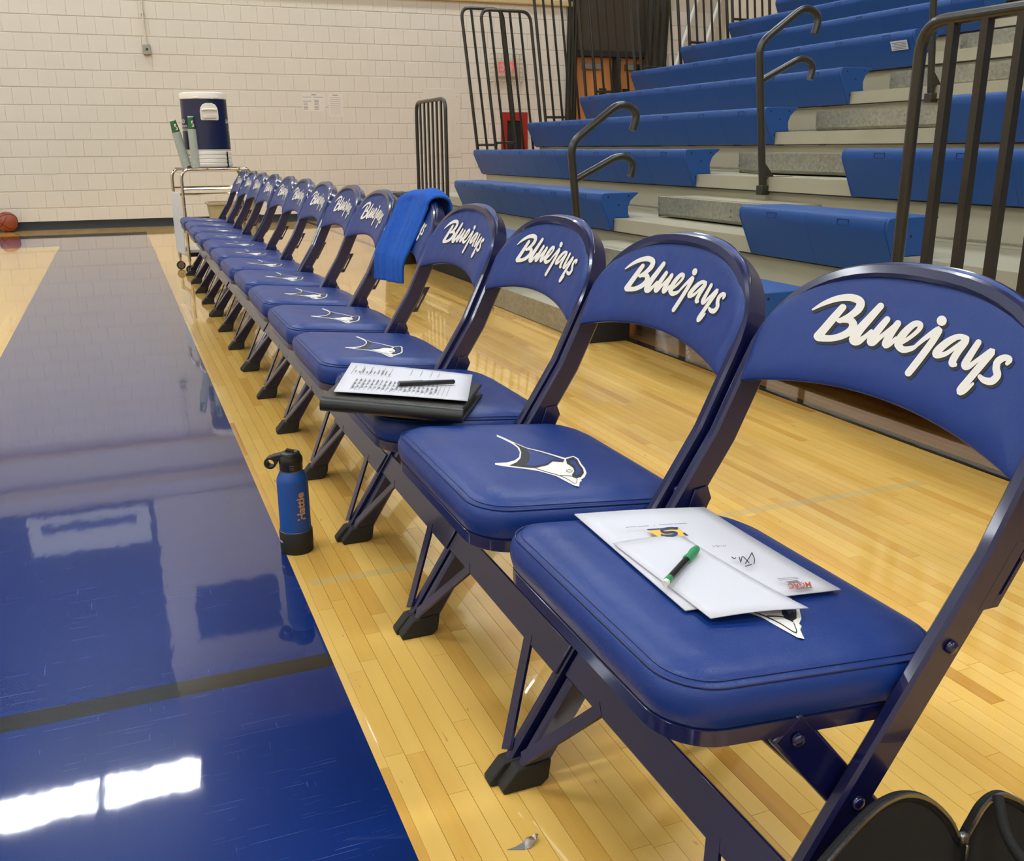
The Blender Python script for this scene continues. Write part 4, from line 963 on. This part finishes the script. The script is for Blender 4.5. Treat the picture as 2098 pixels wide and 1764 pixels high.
hp = [(-0.062, 0.352), (-0.066, 0.365), (-0.066, 0.42), (-0.060, 0.447), (-0.045, 0.468), (-0.02, 0.478), (0.02, 0.478), (0.045, 0.468), (0.060, 0.447), (0.066, 0.42), (0.066, 0.365), (0.062, 0.352)]
hn = MB().prism(hp, lambda q: cyl(0.170, A0 + q[0] / 0.176, q[1]), lambda q: cyl(0.190, A0 + q[0] / 0.176, q[1])).build('handle_recess', 'cool', cl, bevel=0.004)
MB().tube([cyl(0.196, A0 + x / 0.176, 0.432 - 2.0 * x * x) for x in [(-0.05 + 0.1 * i / 10) for i in range(11)]], 0.008, 8).build('grip_bar', 'cool', hn, smooth=50)
MB().prism([(-0.045, 0.368), (-0.045, 0.385), (0, 0.398), (0.045, 0.385), (0.045, 0.368)], lambda q: cyl(0.188, A0 + q[0] / 0.176, q[1]), lambda q: cyl(0.196, A0 + q[0] / 0.176, q[1])).build('grip_lip', 'cool', hn, bevel=0.003)
MB().prism([(-0.006, 0.004), (0.006, 0.004), (0.006, 0.118), (-0.006, 0.118)], lambda q: cyl(0.176, math.radians(-42) + q[0] / 0.176, q[1]), lambda q: cyl(0.1835, math.radians(-42) + q[0] / 0.176, q[1])).build('spigot_strap', 'black_base', cl)
def cool_text(body, ang, z, size, name):
    vs_, fs = text_geo(body, size, 0.0006)
    MB().add([cyl(0.1795, math.radians(ang) + x / 0.178, z + y) for x, y, _ in vs_], fs).build(name, 'print_white', cl)
cool_text('RD', -160, 0.345, 0.040, 'cooler_text'); cool_text('SPORTS', -158, 0.309, 0.024, 'cooler_text'); cool_text('MEDICINE', -158, 0.283, 0.026, 'cooler_text')
cool_text('SANFORD', -8, 0.345, 0.040, 'cooler_text'); cool_text('SPORTS', -6, 0.309, 0.024, 'cooler_text'); cool_text('MEDICINE', -4, 0.283, 0.026, 'cooler_text')
# cup stacks
M['cup_green'] = plain('cup_green', (28, 96, 44), 0.5); M['cup_pale'] = plain('stacked_cup_rims', (170, 176, 160), 0.6, 0, 0, 0.15, 40); M['orange'] = plain('orange_print', (214, 96, 36), 0.5)
def cups(loc, ax_, hgt, label):
    t = thing('cup_stack', label, 'cups', loc, 'stacks of paper cups on the cart')
    rot = Vector((0, 0, 1)).rotation_difference(Vector(ax_).normalized()).to_matrix()
    def rl(prof, name, mat, n=20): 
        m_ = MB().lathe(prof, n); m_.v = [tuple(rot @ Vector(v)) for v in m_.v]; return m_.build(name, mat, t, smooth=40)
    n = 26; pr = [(0.0, 0.0)]; h0 = hgt - 0.085
    for i in range(n): z = h0 * i / n; pr += [(0.0325, z), (0.0338, z + h0 / n * 0.4), (0.0325, z + h0 / n * 0.8)]
    pr.append((0.0, h0)); rl(pr, 'nested_rims', 'cup_pale')
    rl([(0.0, h0), (0.031, h0 + 0.0005), (0.0225, hgt), (0.0, hgt)], 'top_cup', 'cup_green')
    rl([(0.0226, hgt - 0.001), (0.0236, hgt + 0.001), (0.0232, hgt + 0.006), (0.021, hgt + 0.0062)], 'cup_base', 'print_white')
    for nm_, mt, P, rr_ in (('cup_letter', 'print_white', [(0.010, 0.020, 0.007), (0.022, 0.018, 0.009), (0.024, 0.032, 0.009), (0.012, 0.040, 0.009), (0.010, 0.054, 0.009), (0.024, 0.056, 0.007)], 0.0006), ('cup_bolt', 'orange', [(0.020, 0.046, 0.007), (0.015, 0.036, 0.008), (0.019, 0.026, 0.004)], 0.0012)):
        m_ = MB(); stroke(m_, P, lambda a, b: rot @ Vector(((0.031 - 0.0001 * b * 1000 + rr_) * math.cos(-1.75 + a * 30 ), (0.031 - 0.1 * b + rr_) * math.sin(-1.75 + a * 30), h0 + b)), 4); m_.build(nm_, mt, t)
    return t
cups((0.602, 8.045, cz), (-0.02, 0, 1), 0.375, 'upright stack of green and white paper cups before the cooler')
cups((0.533, 8.09, cz + 0.010), (-0.20, 0.02, 1), 0.345, 'leaning stack of green and white paper cups left of the cooler')
# beige bin behind the cart
M['beige'] = plain('beige_plastic', (170, 158, 122), 0.5)
bn = thing('waste_bin', 'small beige rectangular waste bin near the far wall behind the cart', 'bin', (1.03, 9.8, 0))
def rrect(hx, hy, r, n=5):
    out = []
    for sx, sy, a0 in ((1, 1, 0), (-1, 1, 90), (-1, -1, 180), (1, -1, 270)):
        for k in range(n): a_ = math.radians(a0 + 90 * k / (n - 1)); out.append((sx * (hx - r) + r * math.cos(a_), sy * (hy - r) + r * math.sin(a_)))
    return out
MB().rings([[(x, y, z) for x, y in rrect(a_, b_, 0.03)] for a_, b_, z in ((0.17, 0.11, 0.0), (0.175, 0.115, 0.01), (0.225, 0.15, 0.445), (0.222, 0.147, 0.445), (0.172, 0.112, 0.014))], True, True, True).build('bin_body', 'beige', bn, smooth=40)
MB().rings([[(x, y, z) for x, y in rrect(a_, b_, 0.035)] for a_, b_, z in ((0.224, 0.149, 0.442), (0.240, 0.165, 0.444), (0.242, 0.167, 0.462), (0.236, 0.161, 0.466), (0.222, 0.147, 0.464), (0.222, 0.147, 0.442))], True, False, False).build('bin_rim', 'beige', bn, smooth=40)
# black bin with liner
bb = thing('trash_can', 'round black trash can with a plastic liner behind the sixth chair', 'bin', (2.25, 8.05, 0))
M['liner'] = plain('black_liner', (24, 23, 20), 0.3, 0, 0, 0.1, 10, 0.7, 60)
MB().lathe([(0.15, 0.0), (0.155, 0.01), (0.19, 0.55), (0.195, 0.56), (0.185, 0.56), (0.15, 0.02)], 32).build('can_body', 'black_pl', bb, smooth=40)
rs = []; rq = random.Random(2)
for r, z, j in ((0.198, 0.49, 0.006), (0.203, 0.54, 0.006), (0.205, 0.575, 0.006), (0.196, 0.592, 0.008), (0.17, 0.585, 0.008), (0.12, 0.55, 0.01)):
    rs.append([(r * math.cos(2 * math.pi * i / 40) * (1 + j * 3 * (rq.random() - .5)), r * math.sin(2 * math.pi * i / 40) * (1 + j * 3 * (rq.random() - .5)), z + j * 1.6 * (rq.random() - .5)) for i in range(40)])
MB().rings(rs, True, False, True).build('liner', 'liner', bb, smooth=60)
MB().tube([(0.2045 * math.cos(i * math.pi / 20), 0.2045 * math.sin(i * math.pi / 20), 0.555) for i in range(40)], 0.004, 6, True).build('rim_band', 'red', bb)
# basketball
br = 0.121; bl_ = thing('basketball', 'orange basketball resting against the black baseboard at the far left', 'ball', (-1.275, YW - 0.150, 0))
M['ball'] = plain('orange_leather', (140, 62, 34), 0.5, 0, 0, 0.1, 20, 0.4, 500)
MB().rings([[(br * math.sin(t) * math.cos(2 * math.pi * i / 32), br * math.sin(t) * math.sin(2 * math.pi * i / 32), br - br * math.cos(t)) for i in range(32)] for t in [max(0.001, min(math.pi - 0.001, math.pi * k / 20)) for k in range(21)]]).build('ball_skin', 'ball', bl_, smooth=180)
rot = Matrix.Rotation(0.5, 3, 'X') @ Matrix.Rotation(0.6, 3, 'Y') @ Matrix.Rotation(0.4, 3, 'Z')
def seam(fn):
    MB().tube([rot @ (Vector(fn(2 * math.pi * i / 64)).normalized() * (br + 0.0002)) + Vector((0, 0, br)) for i in range(64)], 0.0028, 6, True).build('seam', 'black_pl', bl_, smooth=60)
seam(lambda t: (math.cos(t), math.sin(t), 0)); seam(lambda t: (math.cos(t), 0, math.sin(t)))
seam(lambda t: (0.72 + 0.25 * math.cos(2 * t), 0.75 * math.cos(t), 0.75 * math.sin(t))); seam(lambda t: (-0.72 - 0.25 * math.cos(2 * t), 0.75 * math.cos(t), 0.75 * math.sin(t)))

# wall fittings
M['panelw'] = plain('painted_plate', (209, 202, 187), 0.5)
cn = thing('outlet_box', 'grey metal outlet box with a white conduit rising on the far wall', 'outlet', (0.551, YW, 2.085))
MB().box((-0.045, -0.045, 0), (0.045, 0, 0.115)).build('box', 'galv', cn, bevel=0.006)
MB().lathe([(0.016, 0), (0.016, 0.004), (0.011, 0.005)], 16).build('receptacle', 'brown', cn); q = kids(cn)[-1]; q.location = (0, -0.045, 0.06); q.rotation_euler = (math.radians(90), 0, 0)
MB().tube([(-0.005, -0.02, 0.115), (-0.005, -0.02, 0.79)], 0.011, 8).build('conduit', 'wall_paint', cn, smooth=40)
MB().box((-0.026, -0.026, 0.45), (0.016, 0, 0.475)).build('conduit_clip', 'galv', cn)
def notice(x0, x1, z0_, z1_, label, lines):
    t = tag(MB().box((x0, YW - 0.002, z0_), (x1, YW - 0.0006, z1_)).build('wall_notice', 'notice'), label, 'notice', 'paper notices on the far wall')
    l_ = MB(); y_ = YW - 0.0024
    for a_, b_, z_, h_ in lines: l_.box((x0 + a_ * (x1 - x0), y_, z0_ + z_ * (z1_ - z0_)), (x0 + b_ * (x1 - x0), y_ + 0.0003, z0_ + (z_ + h_) * (z1_ - z0_)))
    l_.build('print', 'grey', t)
notice(2.427, 2.732, 1.435, 1.66, 'wider two-column paper notice taped on the far block wall', [(0.42, 0.62, 0.9, 0.05), (0.03, 0.40, 0.78, 0.03), (0.5, 0.92, 0.78, 0.03), (0.03, 0.4, 0.55, 0.03)] + [(0.05, 0.24, 0.1 + 0.085 * i, 0.03) for i in range(5)] + [(0.52, 0.72, 0.1 + 0.085 * i, 0.03) for i in range(7)])
notice(2.777, 2.972, 1.372, 1.66, 'narrower single-column paper notice taped on the far block wall', [(0.3, 0.7, 0.92, 0.035)] + [(0.1, 0.85, 0.1 + 0.09 * i, 0.012) for i in range(9)])
# access panel
ap = thing('access_panel', 'cream painted metal access panel with bolts on the wall behind the guard rail', 'panel', (4.553, YW, 0.828))
MB().box((-0.45, -0.006, 0), (0.09, 0, 0.92)).build('plate', 'panelw', ap, bevel=0.002)
MB().box((-0.42, -0.011, 0.03), (-0.02, -0.006, 0.80)).build('inner_plate', 'panelw', ap, bevel=0.002)
for zz in (0.10, 0.46, 0.82):
    MB().lathe([(0.011, 0), (0.009, 0.006), (0, 0.008)], 10).build('bolt', 'panelw', ap, smooth=40); q = kids(ap)[-1]; q.location = (0.045, -0.006, zz); q.rotation_euler = (math.radians(90), 0, 0)
# exit sign in a wire cage
ex = thing('exit_sign', 'red EXIT sign in a wire cage on the far wall behind bars', 'sign', (5.345, YW, 1.835))
M['exit_face'] = plain('exit_face', (196, 186, 168), 0.4)
ee = NT('exit_red_glow'); ee.set(Base_Color=lin((220, 60, 80)), Emission_Color=lin((240, 70, 100)), Emission_Strength=0.55); M['exit_red'] = ee.m
MB().box((-0.165, -0.06, 0.09), (0.165, 0, 0.31)).build('sign_box', 'exit_face', ex, bevel=0.004)
vs_, fs = text_geo('EXIT', 0.21, 0.004); w = max(v[0] for v in vs_) * 2
MB().add([(x / w * 0.27, -0.0612, 0.20 + y * 0.95) for x, y, _ in vs_], fs).build('sign_letters', 'exit_red', ex)
M['cage'] = plain('cage_wire', (178, 168, 140), 0.4, 0.4)
for i in range(9):
    x = -0.22 + 0.055 * i; MB().tube([(x, -0.01, 0.0), (x, -0.12, 0.02), (x, -0.12, 0.38), (x, -0.01, 0.40)], 0.0035, 5).build('cage_wire', 'cage', ex)
for i in range(7):
    z = 0.02 + 0.06 * i; MB().tube([(-0.235, -0.005, z), (-0.22, -0.123, z), (0.22, -0.123, z), (0.235, -0.005, z)], 0.0035, 5).build('cage_wire', 'cage', ex)
# fire extinguisher cabinet
fc = thing('extinguisher_cabinet', 'red fire extinguisher cabinet recessed in the far wall', 'cabinet', (5.466, YW, 0.708))
M['fire'] = plain('fire_red', (150, 34, 26), 0.35, 0, 0.4)
for a_, b_ in (((-0.205, 0), (-0.115, 0.735)), ((0.115, 0), (0.205, 0.735)), ((-0.115, 0), (0.115, 0.09)), ((-0.115, 0.62), (0.115, 0.735))):
    MB().box((a_[0], -0.035, a_[1]), (b_[0], 0, b_[1])).build('cabinet_frame', 'fire', fc, bevel=0.002)
MB().box((-0.115, -0.002, 0.09), (0.115, 0.0005, 0.62)).build('cabinet_back', 'dark', fc)
gl = NT('cabinet_glass'); gl.set(Base_Color=(0.8, 0.85, 0.85), Roughness=0.05, Transmission_Weight=1.0, IOR=1.02, Alpha=0.25); M['glass'] = gl.m
fe = thing('fire_extinguisher', 'fire extinguisher with white label inside the red wall cabinet', 'extinguisher', (5.466, YW - 0.0285, 0.799))
MB().lathe([(0.020, 0), (0.0245, 0.004), (0.0245, 0.30), (0.018, 0.335), (0.008, 0.345), (0.0, 0.345)], 18).build('cylinder', 'dark', fe, smooth=40)
MB().prism([(0.0, 0.10), (0.0, 0.27)], lambda q: (-0.018, -0.0185, q[1]), lambda q: (0.018, -0.0185, q[1])) if False else None
MB().rings([[(0.0252 * math.cos(t), 0.0252 * math.sin(t), z) for t in [math.radians(-150 + 12 * i) for i in range(11)]] for z in (0.12, 0.27)], False, False, False).build('label', 'paper', fe, smooth=60)
MB().box((-0.012, -0.010, 0.345), (0.022, 0.010, 0.365)).build('valve', 'steel', fe, bevel=0.002); MB().box((-0.02, -0.008, 0.372), (0.05, 0.008, 0.382), roty(-0.3)).build('lever', 'rail', fe)
MB().tube(catmull([(0.02, 0, 0.355), (0.032, 0, 0.33), (0.031, 0, 0.2), (0.029, 0, 0.1)], 5), 0.005, 6).build('hose', 'rubber', fe, smooth=60)
# white diagonal braces on the wall right of the doorway
for xa, za, xb_, zb_, lab in ((8.02, 1.9, 8.55, 3.4, 'white diagonal pipe brace on the far wall nearest the doorway'), (8.45, 2.0, 8.95, 3.4, 'white diagonal pipe brace on the far wall at the corner')):
    t = thing('pipe_brace', lab, 'pipe', (xa, YW - 0.066, za), 'white pipe braces')
    MB().tube([(0, 0, 0), (xb_ - xa, 0, zb_ - za)], 0.03, 10).build('pipe', 'white_panel', t, smooth=40)
    for q in ((0, 0), (xb_ - xa, zb_ - za)): MB().box((q[0] - 0.04, -0.01, q[1] - 0.05), (q[0] + 0.04, 0.06, q[1] + 0.05)).build('bracket', 'white_panel', t)
